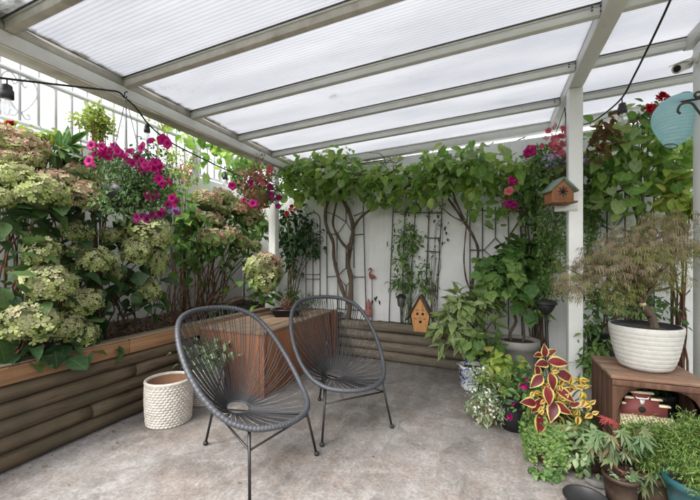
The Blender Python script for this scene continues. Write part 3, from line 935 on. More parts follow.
# raised beds -----------------------------------------------------------------------------------------
def log(p, q, r, mat, parent, seed, name='log'):
    p, q = np.asarray(p, float), np.asarray(q, float)
    r_ = np.random.default_rng(seed)
    n = max(6, int(np.linalg.norm(q - p) / 0.09))
    t = np.linspace(0, 1, n)[:, None]
    P = p + (q - p) * t
    P = P + np.stack([0.004 * np.sin(t[:, 0] * 9 + seed), 0 * t[:, 0], 0.004 * np.sin(t[:, 0] * 7 + seed * 2)], 1)
    R = r * (1 + 0.035 * np.sin(t[:, 0] * 11 + seed) + r_.normal(size=n) * 0.008)
    R[0] *= 0.96
    R[-1] *= 0.96
    return MB().tube(P, R, 18, rnd=r_.random()).build(name, mat, parent, smooth=True)

bedl = T('raised_bed', 'dark log raised bed with an orange timber cap along the left', 'raised bed', (-2.6, 2, 0))
rows = [(0.049, (1.72,)), (0.147, (1.62, )), (0.244, (0.3,)), (0.342, (1.93,)), (0.440, (0.9,))]
joint = {0: [0.75], 1: [1.60], 2: [0.4], 3: [1.92], 4: [0.1]}
for k in range(5):
    z = 0.049 + 0.0975 * k
    cuts = [-1.5] + joint[k] + [2.545]
    for a, b in zip(cuts[:-1], cuts[1:]):
        log((-2.585, a + 0.003, z), (-2.585, b - 0.003, z), 0.0505, MAT['log'], bedl, 17 * k + int(10 * (a + 3)))
cb = MB()
for a, b in ((-1.5, 1.86), (1.863, 4.38)):
    cb.box((-2.635, a, 0.492), (-2.535, b, 0.592))
cb.build('cap_board', MAT['board'], bedl, bevel=0.006)
ct = MB()
for a, b in ((-1.5, 1.858), (1.865, 4.38)):
    ct.box((-2.66, a, 0.594), (-2.541, b, 0.606))
ct.build('cap_top', MAT['boardtop'], bedl, bevel=0.004)
sx, sy = np.meshgrid(np.linspace(-3.6, -2.64, 22), np.linspace(-1.5, 4.47, 120))
def soilz(x, y):
    return 0.525 + 0.03 * np.sin(x * 5 + y * 2.1) * np.cos(y * 3.3) + 0.05 * np.clip((-2.9 - x) / 0.7, 0, 1)
def grid(mb, X, Y, Z):
    n1, n2 = X.shape
    i, j = np.meshgrid(np.arange(n1 - 1), np.arange(n2 - 1), indexing='ij')
    q = np.stack([i * n2 + j, i * n2 + j + 1, (i + 1) * n2 + j + 1, (i + 1) * n2 + j], -1).reshape(-1, 4)
    return mb.add(np.stack([X, Y, Z], -1), [q])
sm = MB()
grid(sm, sx, sy, soilz(sx, sy) + rng.normal(size=sx.shape) * 0.006)
sx2, sy2 = np.meshgrid(np.linspace(-2.53, -1.80, 14), np.linspace(4.10, 4.42, 10))
grid(sm, sx2, sy2, 0.50 + rng.normal(size=sx2.shape) * 0.006)
sm.build('soil', MAT['earth'], bedl, smooth=True)
def chips(mb, x0, x1, y0, y1, zf, n, s0=0.015, s1=0.05):
    p = np.stack([rng.uniform(x0, x1, n), rng.uniform(y0, y1, n), np.zeros(n)], 1)
    p[:, 2] = zf(p[:, 0], p[:, 1]) + rng.uniform(0.002, 0.02, n)
    d = norm(rng.normal(size=(n, 3)) * (1, 1, 0.3))
    nr = norm(rng.normal(size=(n, 3)) * (0.5, 0.5, 0.3) + UP)
    mb.leaves(OVATE, p, d, nr, rng.uniform(s0, s1, n), wid=rng.uniform(0.5, 1.2, n))
cm = MB()
chips(cm, -3.55, -2.66, 0.4, 4.45, soilz, 3600)
cm.build('bark_mulch', MAT['mulch'], bedl, kind='stuff')

BX0, BY0, BX1, BY1 = -1.815, 4.085, -0.10, 3.925  # front line of the back bed
bedb = T('raised_bed', 'low bed of tan weathered logs along the back wall', 'raised bed', (-1, 4.0, 0))
def bedfront(x):
    return BY0 + (BY1 - BY0) * (x - BX0) / (BX1 - BX0)
for k in range(4):
    z = 0.055 + 0.112 * k
    off = 0.062
    ends = [BX0, BX1 + (0.0, 0.05, 0.02, 0.06)[k]]
    log((ends[0], bedfront(ends[0]) + off, z), (ends[1], bedfront(ends[1]) + off, z), 0.0585, MAT['log2'], bedb, 91 + k * 5)
for k in range(4):
    z = 0.055 + 0.112 * k
    log((BX1 + 0.02, bedfront(BX1) + 0.13, z), (BX1 + 0.02, wall_y(BX1) - 0.005, z), 0.055, MAT['log2'], bedb, 131 + k * 5)
sx, sy = np.meshgrid(np.linspace(BX0, BX1, 40), np.linspace(0, 1, 8))
yy = bedfront(sx) + 0.07 + sy * (wall_y(sx) - bedfront(sx) - 0.07)
sm = MB()
grid(sm, sx, yy, 0.43 + rng.normal(size=sx.shape) * 0.006)
sm.build('soil', MAT['earth'], bedb, smooth=True)

bench = T('corner_bench', 'rust brown timber bench box filling the corner behind the chairs', 'bench', (-2.17, 3.3, 0))
QX0, QX1, QY0, QY1 = -2.53, -1.82, 2.555, 4.08
tp = MB()
nb = 5
wpl = (QX1 + 0.008 - QX0) / nb
for k in range(nb):
    tp.box((QX0 + k * wpl + 0.002, QY0 - 0.006, 0.545), (QX0 + (k + 1) * wpl - 0.002, QY1, 0.573 + 0.002 * (k % 2)))
tp.build('bench_top', MAT['deckY'], bench, bevel=0.003)
MB().box((QX1 - 0.024, QY0 + 0.05, 0.003), (QX1, QY1, 0.543)).build('front_panel', MAT['bench'], bench, bevel=0.003)
MB().box((QX0, QY0, 0.003), (QX1 - 0.05, QY0 + 0.024, 0.543)).build('side_panel', MAT['bench'], bench, bevel=0.003)
MB().box((QX1 - 0.047, QY0 + 0.001, 0.003), (QX1 + 0.002, QY0 + 0.047, 0.543)).build('corner_post', MAT['bench'], bench, bevel=0.004)
MB().box((QX1 + 0.002, QY1 - 0.06, 0.003), (QX1 + 0.03, QY1, 0.575)).build('corner_post', MAT['bench'], bench, bevel=0.004)

# ------------------------------------------------------------------ the two cord chairs
def chair(name, label, loc, face):
    t = T(name, label, 'chair', (loc[0], loc[1], 0), 'round cord chairs on the patio', math.atan2(-face[0], face[1]))
    return t

SK = [0, 0.06, 0.14, 0.24, 0.36, 0.46, 0.56, 0.66, 0.76]
HK = [0.885, 0.865, 0.815, 0.71, 0.575, 0.475, 0.395, 0.355, 0.345]
def rim_pt(a):
    s = 0.378 - 0.382 * np.cos(a)
    x = 0.342 * np.sin(a) * (1 + 0.10 * np.cos(a))
    return np.stack([x, s, np.interp(s, SK, HK)], -1)
a = np.linspace(0, 2 * math.pi, 120, endpoint=False)
RIM = rim_pt(a)
for _ in range(3):
    RIM[:, 2] = (np.roll(RIM[:, 2], 1) + RIM[:, 2] + np.roll(RIM[:, 2], -1)) / 3
RC = np.array((0, 0.305, 0.315))               # the small ring in the seat
RN = norm(np.array((0, 0.22, 1.0)))
RY = norm(np.cross(RN, (1, 0, 0)))
def ring_pt(a, r=0.068):
    a = np.asarray(a)
    return RC - np.cos(a)[..., None] * RY * -r * -1.0 + np.sin(a)[..., None] * np.array((1.0, 0, 0)) * r
def build_chair(t):
    # rim: a tube wound with cord
    m = MB()
    rp = spline(np.concatenate([RIM, RIM[:1]]), 4)[:-1]
    rr = 0.0155 + 0.0008 * np.sign(np.sin(np.arange(len(rp)) * 1.571 + 0.4))
    m.tube(rp, rr, 12, closed=True)
    m.build('rim', MAT['rimcord'], t, smooth=True, local=True)
    m = MB()
    n = 88
    for k in range(n):
        # cords gather evenly round the ring
        aa = 2 * math.pi * (k + 0.5) / n
        p = RIM[int(round((k + 0.5) / n * 120)) % 120]
        q = ring_pt(aa)
        tt = np.linspace(0, 1, 5)[:, None]
        P = p + (q - p) * tt
        sag = np.array((0, 0.03, -0.055)) * (4 * tt * (1 - tt)) * (0.55 + 0.45 * math.cos(aa))
        P = P + sag
        m.tube(P, 0.0029, 5, caps=False)
    m.build('cord_weave', MAT['cord'], t, smooth=True, local=True)
    m = MB()
    m.tube(ring_pt(np.linspace(0, 2 * math.pi, 32, endpoint=False)), 0.0055, 8, closed=True)
    m.build('seat_ring', MAT['rimcord'], t, smooth=True, local=True)
    J = []
    for foot, top in (((0, 0, 0), (0, 0.165, 0.545)), ((-0.27, 0.69, 0), (-0.218, 0.632, 0.350)), ((0.27, 0.69, 0), (0.218, 0.632, 0.350))):
        foot, top = np.array(foot, float), np.array(top, float)
        lg = MB().tube([foot + (0, 0, 0.012), top], 0.0078, 8).build('leg', MAT['steel'], t, smooth=True, local=True)
        MB().ball(foot + (0, 0, 0.0155), (0.0165, 0.0165, 0.0155), 12, 8).build('rubber_foot', MAT['rubber'], lg, smooth=True, local=True)
        k = 0.255 / top[2]
        J.append(foot + (top - foot) * k)
    for i, j in ((0, 1), (0, 2), (1, 2)):
        MB().tube([J[i], J[j]], 0.006, 8).build('stretcher', MAT['steel'], t, smooth=True, local=True)
    m = MB()
    for s in (-1, 1):
        p = J[0] + (J[1 if s < 0 else 2] - J[0]) * 0.42
        m.tube([p, (s * 0.072, 0.305, 0.308)], 0.005, 8)
    m.build('seat_support', MAT['steel'], t, smooth=True, local=True)
ch1 = chair('cord_chair', 'nearer charcoal cord egg chair with black wire legs, beside the white woven pot', (-1.712, 1.772), (0.988, -0.161))
build_chair(ch1)
ch2 = chair('cord_chair', 'farther charcoal cord egg chair with black wire legs, before the log bed', (-1.350, 2.690), (0.758, -0.654))
def clone(src, dst):
    for c in src.children:
        d = c.copy(); COL.objects.link(d); d.parent = dst
        for e in c.children:
            h = e.copy(); COL.objects.link(h); h.parent = d
clone(ch1, ch2)

# ------------------------------------------------------------------ woven pots
def woven_pot(name, label, c, r, h, plant=False):
    t = T(name, label, 'plant pot', c, 'white woven pots by the left bed')
    m = MB()
    rows_, seg = 16, 34
    zz = np.linspace(0, h, 145)
    A = np.linspace(0, 2 * math.pi, seg * 8, endpoint=False)
    ZZ, AA = np.meshgrid(zz, A, indexing='ij')
    row = ZZ / h * rows_
    fr = row - np.floor(row)
    ph = AA / (2 * math.pi) * seg + 0.5 * (np.floor(row) % 2)
    fp = ph - np.floor(ph)
    bmp = (np.clip(np.sin(fr * math.pi), 0, 1) ** 0.7) * (np.clip(np.sin(fp * math.pi), 0, 1) ** 0.8)
    prof = r * (0.94 + 0.06 * np.sin(np.clip(ZZ / h, 0, 1) * math.pi * 0.75))
    RR = prof - 0.006 + 0.0085 * bmp
    V = np.stack([RR * np.cos(AA), RR * np.sin(AA), ZZ], -1).reshape(-1, 3) + c
    n1, n2 = ZZ.shape
    i, j = np.meshgrid(np.arange(n1 - 1), np.arange(n2), indexing='ij')
    q = np.stack([i * n2 + j, i * n2 + (j + 1) % n2, (i + 1) * n2 + (j + 1) % n2, (i + 1) * n2 + j], -1).reshape(-1, 4)
    m.add(V, [q])
    m.build('pot_wall', MAT['woven'], t, smooth=True)
    m = MB().lathe([(r * 0.985, h - 0.004), (r * 1.01, h + 0.008), (r * 0.99, h + 0.018), (r * 0.93, h + 0.02), (r * 0.875, h + 0.012), (r * 0.865, h - 0.05)], c, 48)
    m.build('pot_rim', MAT['woven'], t, smooth=True)
    m = MB().lathe([(r * 0.862, h + 0.004), (r * 0.85, h * 0.45), (0.001, h * 0.45)], c, 40)
    m.build('inner_liner', MAT['terracotta'], t, smooth=True)
    return t
p = W(169, 400, 2.64)
woven_pot('woven_pot', 'white woven drum pot, empty, in front of the log bed', (p[0], p[1], 0), 0.165, 0.30)
pot2 = W(205, 380, 3.02)
wp2 = woven_pot('woven_pot', 'white woven drum pot holding leafy plant, mostly hidden behind the nearer chair', (pot2[0], pot2[1], 0), 0.155, 0.28)

# ------------------------------------------------------------------ things on the back bed
def solar(name, label, c, h, capr, lean=(0, 0), shape='lantern'):
    t = T(name, label, 'garden light', c)
    c = np.asarray(c, float)
    top = c + (lean[0], lean[1], h)
    MB().tube([c + (0, 0, -0.02), top], (0.006, 0.011), 8).build('stake', MAT['solar'], t, smooth=True)
    if shape == 'lantern':
        m = MB().lathe([(0.001, -0.005), (0.018, 0.0), (0.034, 0.015), (0.047, 0.11), (0.044, 0.115), (0.001, 0.116)], top, 20)
        m.build('lens', MAT['solarlens'], t, smooth=True)
        m = MB()
        for k in range(10):
            a = 2 * math.pi * k / 10
            d = np.array((math.cos(a), math.sin(a), 0))
            m.tube([top + d * 0.035 + (0, 0, 0.012), top + d * 0.0485 + (0, 0, 0.112)], 0.0028, 5)
        m.build('cage', MAT['solar'], t)
        m = MB().lathe([(0.001, 0.115), (capr * 0.95, 0.114), (capr, 0.118), (capr * 0.7, 0.135), (0.03, 0.15), (0.02, 0.158), (0.001, 0.16)], top, 24)
        m.build('cap', MAT['solar'], t, smooth=True)
    else:
        m = MB().lathe([(0.001, -0.03), (0.015, -0.03), (0.05, 0.0), (0.075, 0.05), (0.072, 0.06), (0.001, 0.06)], top, 24)
        m.build('lens', MAT['solar'], t, smooth=True)
        m = MB().lathe([(0.001, 0.060), (capr * 0.96, 0.06), (capr, 0.066), (capr * 0.95, 0.078), (capr * 0.6, 0.1), (0.001, 0.108)], top, 28)
        m.build('cap', MAT['solar'], t, smooth=True)
def at_wall(px, py, off):
    return WW(px, py, off)
c = at_wall(401, 327, 0.06); c[2] = 0.43
solar('solar_light', 'small black caged lantern light on a stake beside the orange birdhouse', c, WW(401, 307, 0.06)[2] - 0.43, 0.068)
c = W(551, 345, 3.05); c[2] = 0.0
solar('solar_light', 'black mushroom shaped garden light leaning in front of the wall, left of the white post', c, 0.755, 0.092, (-0.04, 0.0), 'mushroom')

# orange birdhouse
def house_prism(mb, c, w, h, apex, d, ex, ey, mi=0):
    mb.prism([(-w * 0.40, 0), (w * 0.40, 0), (w / 2, h), (0, apex), (-w / 2, h)], c, ex, (0, 0, 1), d, mi)
c = WZ(421, 331, 0.492)
ex = norm(np.array((1, WALL_K, 0)) + 0.10 * FWD)
ey = norm(np.cross((0, 0, 1), ex))
bh = T('birdhouse', 'orange timber birdhouse with a dark pointed roof standing on the log bed', 'birdhouse', c)
m = MB()
m.prism([(-0.062, 0), (0.062, 0), (0.090, 0.165), (0, 0.335), (-0.090, 0.165)], c, ex, (0, 0, 1), 0.10)
m.build('body', MAT['bh_orange'], bh, bevel=0.003)
m = MB()
for s in (-1, 1):
    a0, a1 = np.array((s * 0.128, 0.108)), np.array((-s * 0.005, 0.357))
    d = (a1 - a0) / np.linalg.norm(a1 - a0)
    nn = np.array((d[1], -d[0])) * (1 if s > 0 else -1)
    pl = [a0, a1, a1 + nn * 0.014, a0 + nn * 0.014]
    m.prism(pl if s > 0 else pl[::-1], c, ex, (0, 0, 1), 0.135 + 0.002 * s)
m.build('roof', MAT['bh_roof'], bh)
fr = -ey if np.dot(ey, FWD) > 0 else ey
m = MB()
for dx, dz, r in ((-0.026, 0.178, 0.013), (0.026, 0.178, 0.013), (0.003, 0.10, 0.014)):
    q = c + ex * dx + np.array((0, 0, dz)) + fr * 0.0495
    m.tube([q, q + fr * 0.003], r, 14)
m.build('entry_hole', MAT['hole'], bh)
q = c + ex * 0.0 + np.array((0, 0, 0.142)) + fr * 0.05
MB().tube([q, q + fr * 0.035], 0.006, 8).build('perch', MAT['bh_orange'], bh)
m = MB()
for dx, dz in ((-0.045, 0.13), (0.045, 0.13), (-0.026, 0.215), (0.026, 0.215)):
    q = c + ex * dx + np.array((0, 0, dz)) + fr * 0.0505
    m.bar(q - ex * 0.013, q + ex * 0.013, 0.003, 0.006)
m.build('painted_mark', MAT['bh_roof'], bh)

# flamingo on a stake
c = WW(372, 325, 0.05); c[2] = 0.43
fl = T('flamingo_ornament', 'small faded red flamingo ornament on a thin rod against the wall', 'ornament', c)
zb = WW(372, 277, 0.05)[2]
b = np.array((c[0], c[1], zb))
MB().tube([c - (0, 0, 0.01), b], 0.0045, 6).build('stake', MAT['iron'], fl)
m = MB()
wx = norm(np.array((1, WALL_K, 0)))
m.tube(spline([b + wx * 0.052 + (0, 0, -0.004), b + wx * 0.024 + (0, 0, 0.003), b + (0, 0, 0.006), b - wx * 0.02 + (0, 0, 0.02), b - wx * 0.034 + (0, 0, 0.048),
              b - wx * 0.015 + (0, 0, 0.07), b - wx * 0.004 + (0, 0, 0.09), b - wx * 0.024 + (0, 0, 0.106), b - wx * 0.042 + (0, 0, 0.096)], 4),
       np.interp(np.linspace(0, 1, 33), [0, 0.12, 0.25, 0.38, 0.5, 0.62, 0.75, 0.88, 1], [0.006, 0.023, 0.032, 0.023, 0.009, 0.008, 0.009, 0.013, 0.006]), 10)
m.build('body', MAT['flamingo'], fl, smooth=True)
MB().tube([b - wx * 0.039 + (0, 0, 0.098), b - wx * 0.054 + (0, 0, 0.08)], (0.007, 0.0025), 8).build('beak', MAT['steel'], fl)
c = WW(368.5, 324, 0.075); c[2] = 0.49
gn = T('garden_figurine', 'small terracotta pink pointed figurine at the foot of the flamingo', 'ornament', c)
MB().lathe([(0.001, 0), (0.042, 0.0), (0.047, 0.03), (0.044, 0.075), (0.034, 0.10), (0.001, 0.102)], c, 18).build('body', MAT['gnome'], gn, smooth=True)
MB().ball(c + (0, 0, 0.122), (0.03, 0.03, 0.03)).build('head', MAT['gnome'], gn, smooth=True)
MB().lathe([(0.036, 0.135), (0.026, 0.17), (0.008, 0.215), (0.001, 0.225)], c, 16).build('hat', MAT['gnome'], gn, smooth=True)
m = MB()
m.ball(c + fr * 0.03 + (0, 0, 0.10), (0.02, 0.012, 0.026), 10, 7)
for s in (-1, 1):
    m.ball(c + wx * s * 0.044 + fr * 0.012 + (0, 0, 0.062), (0.011, 0.011, 0.03), 8, 6)
m.build('beard', MAT['gnome'], gn, smooth=True)

# trellises of rusty rods on the back wall ------------------------------------------------------------
def trellis(name, label, lines, group=None, finial=(), rad=0.0058, off=0.03):
    p0 = WW(lines[0][0][0], lines[0][0][1], off)
    t = T(name, label, 'trellis', (p0[0], p0[1], 0.45))
    m = MB()
    for L in lines:
        P = np.array([WW(x, y, off + rng.uniform(0, 0.004)) for x, y in L])
        m.tube(spline(P, 4) if len(P) > 10 else P, rad, 6)
    m.build('rods', MAT['iron'], t)
    if finial:
        for x, y in finial:
            m = MB()
            m.ball(WW(x, y, off), 0.012, 8, 6)
            q = WW(x, y + 4, off)
            m.ball(q, (0.008, 0.008, 0.018), 8, 6)
            m.build('finial', MAT['iron'], t, smooth=True)
    return t
arch = [(306, 221)] + [(313 + 7 * math.cos(a), 220 - 7.5 * math.sin(a)) for a in np.linspace(math.pi, 0, 9)] + [(320, 221)]
trellis('wire_trellis', 'narrow round-topped wire trellis nearest the corner', [[(306, 305), (306, 221)], [(320, 305), (320, 221)], arch, [(313, 305), (313, 232)],
        [(306, 257), (320, 257)], [(306, 279), (320, 279)], [(306, 274.5), (320, 274.5)], [(306, 240), (320, 240)]])
trellis('wire_trellis', 'rod trellis with diamond shapes behind the twisted double trunk', [[(327, 308), (326.5, 200)], [(366, 311), (363, 200)], [(338, 309), (337.5, 276), (346, 286), (355, 277), (346, 268), (337.5, 276)],
        [(337, 268), (337, 235), (346, 222), (354, 235), (354, 268)], [(346, 310), (346, 286)], [(346, 268), (346, 248), (337, 235)], [(346, 248), (354, 235)], [(346, 222), (346, 200)],
        [(327, 277), (337.5, 276)], [(355, 277), (365, 277)], [(326.5, 233), (337, 235)], [(354, 235), (364, 234)], [(336, 308.5), (366, 311)], [(327, 212), (337, 216), (346, 222)], [(354, 216), (363, 212)]])
trellis('wire_trellis', 'wide trellis of plain rods carrying the leafy climber behind the caged light', [[(389, 322), (391, 262), (394, 192)], [(402.5, 323), (403, 262), (406, 190)], [(411, 324), (412, 262), (417, 188)],
        [(424, 318), (427, 262), (430, 188)], [(437, 300), (439, 262), (443, 190)], [(389, 322), (402, 323), (413, 325)], [(424, 290), (438, 291)], [(425, 251), (440, 252)], [(394, 212), (442, 213)], [(427, 238), (440, 238)]],
        finial=[(394, 190), (406, 188), (417, 186), (430, 186), (443, 188)])
trellis('wire_trellis', 'trellis with one large diamond between the brown vine and the fig', [[(470, 330), (470, 208)], [(482.5, 330), (482.5, 207)], [(508.5, 330), (508.5, 212)], [(522, 335), (521, 210)],
        [(495.5, 207), (495.5, 238), (484, 250), (495.5, 260), (507, 250), (495.5, 238)], [(495.5, 260), (495.5, 330)], [(470, 210), (522, 212)], [(470, 250), (484, 250)], [(507, 250), (522, 250)], [(470, 290), (522, 292)]],
        finial=[(470, 206), (482.5, 205), (508.5, 210), (521, 208)], rad=0.006)
trellis('wire_trellis', 'trellis of rods with arched cross bars behind the laceleaf maple', [[(607, 335), (607, 207)], [(625, 335), (625, 180)], [(637, 335), (637, 195)], [(654, 335), (654, 194)], [(671, 335), (672, 210), (673, 200)],
        [(607, 205), (616, 198), (630, 202), (654, 190)], [(618, 184), (640, 190), (654, 196), (672, 209)], [(600, 215), (603, 226), (612, 230), (620, 222), (625, 214)], [(607, 262), (673, 264)],
        [(671, 240), (671, 285), (684, 297), (690, 290)], [(684, 297), (676, 308), (664, 300)], [(676, 308), (676, 335)], [(607, 300), (664, 302)]],
        finial=[(607, 203), (637, 192), (654, 191), (673, 198)], rad=0.006)

# ------------------------------------------------------------------ string of lamps
def cable_with_lamps(name, label, pts, lamps):
    t = T(name, label, 'string lights', pts[0])
    P = spline(np.array(pts), 8)
    MB().tube(P, 0.0062, 7).build('cable', MAT['cable'], t, smooth=True)
    for q, s, tilt in lamps:
        q = np.asarray(q, float)
        d = norm(np.array((tilt, 0, -1.0)))
        m = MB()
        m.tube([q, q + d * 0.035 * s], 0.004, 6)
        m.tube([q + d * 0.03 * s, q + d * 0.036 * s, q + d * 0.06 * s, q + d * 0.062 * s, q + d * 0.105 * s], np.array((0.012, 0.022, 0.024, 0.029, 0.029)) * s, 14)
        sk = m.build('socket', MAT['socket'], t, smooth=False)
        m = MB()
        L = np.array((0.103, 0.115, 0.135, 0.155, 0.175, 0.192, 0.2))
        R = np.array((0.017, 0.019, 0.028, 0.034, 0.031, 0.019, 0.002))
        m.tube([q + d * l * s for l in L], R * s, 16)
        m.build('bulb', MAT['bulb'], sk, smooth=True)
hook = WX(124, 97, -2.43)
lp = [WX(-40, 74, -2.42), WX(0, 78, -2.42), WX(30, 81.5, -2.42), WX(70, 86, -2.42), WX(105, 90, -2.425), WX(118, 92, -2.43), hook, WX(136, 108, -2.42), W(150, 126, 2.82), W(170, 142, 3.0), W(195, 155, 3.3), W(222, 168, 3.62), W(240, 176, 3.95)]
cable_with_lamps('string_lights', 'black festoon cable with lamps sagging along the left beam', lp,
                 [(WX(7, 79, -2.42), 1.0, 0.02), (W(147, 122, 2.8), 0.8, 0.0), (W(225, 171, 3.66), 0.8, 0.0)])
rp_ = [W(430, 172, 3.95), W(470, 158, 3.95), W(500, 147, 3.93), W(523, 138, 3.9), W(541, 127, 3.86), W(559, 119.5, 3.8), W(573, 124, 3.55), W(587, 124, 3.2), W(600, 117, 2.95), W(621, 99, 2.62), W(634, 76, 2.4), W(650, 44, 2.12), W(667, 8, 1.9), W(681, -25, 1.76)]
cable_with_lamps('string_lights', 'black festoon cable with lamps crossing in front of the white post to the right', rp_,
                 [(W(622, 99, 2.62), 1.0, 0.03), (W(524, 138, 3.9), 0.95, 0.0), (W(427, 174, 3.95), 0.9, 0.0)])

# ------------------------------------------------------------------ right column: camera, bracket, lantern
c = W(688, 65, 2.31)
cmn = T('security_camera', 'white bullet security camera fixed to the right hand column', 'camera', c)
d = norm(W(667, 72.5, 2.235) - c)
e = np.array((C0[0], 2.92, c[2] + 0.015))
MB().tube([e, e - (0.02, 0, 0)], 0.032, 16).build('mount', MAT['camwhite'], cmn, smooth=False)
MB().tube([e - (0.02, 0, 0), c + d * 0.03], 0.011, 10).build('arm', MAT['camwhite'], cmn)
q0 = c + d * 0.0
MB().tube([q0 - d * 0.005, q0, q0 + d * 0.12, q0 + d * 0.125], (0.010, 0.027, 0.030, 0.030), 18).build('housing', MAT['camwhite'], cmn)
MB().tube([q0 + d * 0.125, q0 + d * 0.1285], (0.021, 0.018), 18).build('lens', MAT['hole'], cmn)
sx_ = norm(np.cross(d, UP))
MB().bar(q0 + d * 0.01 + (0, 0, 0.034), q0 + d * 0.15 + (0, 0, 0.034), 0.066, 0.005).build('sun_shade', MAT['camwhite'], cmn, bevel=0.002)

bk = T('hanging_bracket', 'dark iron scroll bracket on the right hand column', 'bracket', W(692, 110, 2.28))
col_f = np.array((C0[0] + 0.03, C0[1] - 0.004, 0))
def onb(px, py, z=2.15):
    return W(px, py, z)
m = MB()
m.tube(spline([onb(706, 97.5, 2.18), onb(692, 100, 2.24), onb(676, 103, 2.36), onb(662, 106, 2.46)], 6), 0.0075, 8)
m.build('arm', MAT['iron'], bk, smooth=True)
m = MB()
m.tube(spline([onb(680.5, 113.5, 2.18), onb(678.2, 112, 2.18), onb(678.2, 109, 2.18), onb(680.6, 105, 2.18), onb(686, 102.8, 2.18), onb(692, 103.5, 2.18), onb(697, 109.5, 2.18), onb(704, 119, 2.18)], 6), 0.0065, 8)
m.tube(spline([onb(699.5, 96.5, 2.18), onb(697, 97.5, 2.18), onb(695, 96, 2.18), onb(695.5, 93.5, 2.18), onb(699, 92, 2.18), onb(706, 92.5, 2.18)], 6), 0.007, 8)
m.build('scroll', MAT['iron'], bk, smooth=True)
MB().box((C0[0] + 0.01, C0[1] - 0.012, W(700, 150, 2.2)[2]), (C0[0] + 0.05, C0[1], W(700, 95, 2.2)[2])).build('back_plate', MAT['iron'], bk)

lc = W(679, 118, 2.42)
ln = T('paper_lantern', 'teal paper lantern shaped like a pointed balloon, by the right column', 'lantern', lc)
m = MB()
axis = norm(RIGHT * 0.30 + UP * 1.0)
hgt, R0 = 0.37, 0.158
tt = np.linspace(0, 1, 44)
prof = np.interp(tt, [0, 0.03, 0.2, 0.4, 0.52, 0.64, 0.78, 0.9, 0.96, 1], [0.034, 0.042, 0.092, 0.138, 0.150, 0.149, 0.130, 0.092, 0.060, 0.030])
for _ in range(3):
    prof[1:-1] = (prof[:-2] + prof[1:-1] + prof[2:]) / 3
prof = prof * (1 + 0.012 * np.cos(np.arange(44) * math.pi))
m.tube([lc + axis * ((x - 0.55) * hgt) for x in tt], prof, 40, caps=False)
m.build('paper_shade', MAT['lantern'], ln, smooth=True)
m = MB()
m.tube([lc + axis * (-0.55 * hgt) + (np.cos(a) * norm(np.cross(axis, FWD)) + np.sin(a) * FWD) * 0.037 for a in np.linspace(0, 2 * math.pi, 20, endpoint=False)], 0.003, 6, closed=True)
m.tube([lc + axis * (0.45 * hgt) + (np.cos(a) * norm(np.cross(axis, FWD)) + np.sin(a) * FWD) * 0.036 for a in np.linspace(0, 2 * math.pi, 20, endpoint=False)], 0.003, 6, closed=True)
m.build('wire_ring', MAT['iron'], ln)
MB().tube([lc + axis * 0.45 * hgt, W(684, 100, 2.40) , W(690, 95, 2.40)], 0.003, 6).build('hanger', MAT['iron'], ln)

# birdhouse on the white post
c = W(556.5, 203, 2.80)
bp = T('birdhouse', 'small tan birdhouse with grey-green roof edge on a ledge of the white post', 'birdhouse', c)
ex = RIGHT
m = MB().prism([(-0.085, 0.0), (0.085, 0.0), (0.085, 0.085), (0, 0.165), (-0.085, 0.085)], c - FWD * 0.03, ex, (0, 0, 1), 0.11)
m.build('body', MAT['bh_brown'], bp, bevel=0.003)
m = MB()
for s in (-1, 1):
    a0, a1 = np.array((s * 0.105, 0.071)), np.array((-s * 0.004, 0.176))
    d = (a1 - a0) / np.linalg.norm(a1 - a0)
    nn = np.array((d[1], -d[0])) * (1 if s > 0 else -1)
    pl = [a0, a1, a1 + nn * 0.013, a0 + nn * 0.013]
    m.prism(pl if s > 0 else pl[::-1], c - FWD * 0.03, ex, (0, 0, 1), 0.15 + s * 0.002)
m.build('roof', MAT['bh_green'], bp)
q = c - FWD * 0.0855 + np.array((0, 0, 0.075))
MB().tube([q, q - FWD * 0.002], 0.019, 14).build('entry_hole', MAT['hole'], bp)
m = MB()
for k in range(8):
    a = 2 * math.pi * k / 8
    dd = ex * math.cos(a) + UP * math.sin(a)
    m.leaves(SMALL, [q + dd * 0.018 - FWD * 0.002], [dd], [-FWD], 0.026)
m.build('flower_emblem', MAT['bh_roof'], bp)
m = MB().bar(c - FWD * 0.05 - ex * 0.10 + (0, 0, -0.009), c - FWD * 0.05 + ex * 0.09 + (0, 0, -0.009), 0.15, 0.014)
m.build('ledge', MAT['bh_brown'], bp)
m = MB()
m.box((RB0 - 0.10, 3.262, c[2] - 0.062), (RB0 + 0.06, 3.268, c[2] - 0.018))
m.build('bracket', MAT['white'], bp)

# wooden crate with arched front ------------------------------------------------------------------------
KX0, KX1, KY0, KY1, KH = 0.62, 1.03, 2.31, 2.74, 0.575
cr = T('wooden_crate', 'red brown wooden crate stood on end with an arched front, under the white bowl', 'crate', ((KX0 + KX1) / 2, (KY0 + KY1) / 2, 0))
m = MB()
for k in range(4):
    y0 = KY0 + 0.025 + k * (KY1 - KY0 - 0.025) / 4
    m.box((KX0, y0 + 0.001, 0.04), (KX0 + 0.016, y0 + (KY1 - KY0 - 0.025) / 4 - 0.002, KH - 0.021))
m.build('side_panel', MAT['crate'], cr, bevel=0.002)
m = MB()
for k in range(4):
    y0 = KY0 + 0.025 + k * (KY1 - KY0 - 0.025) / 4
    m.box((KX1 - 0.016, y0 + 0.001, 0.04), (KX1, y0 + (KY1 - KY0 - 0.025) / 4 - 0.002, KH - 0.021))
m.build('side_panel', MAT['crate'], cr, bevel=0.002)
MB().box((KX0 + 0.018, KY1 - 0.014, 0.04), (KX1 - 0.018, KY1, KH - 0.021)).build('back_panel', MAT['crate'], cr)
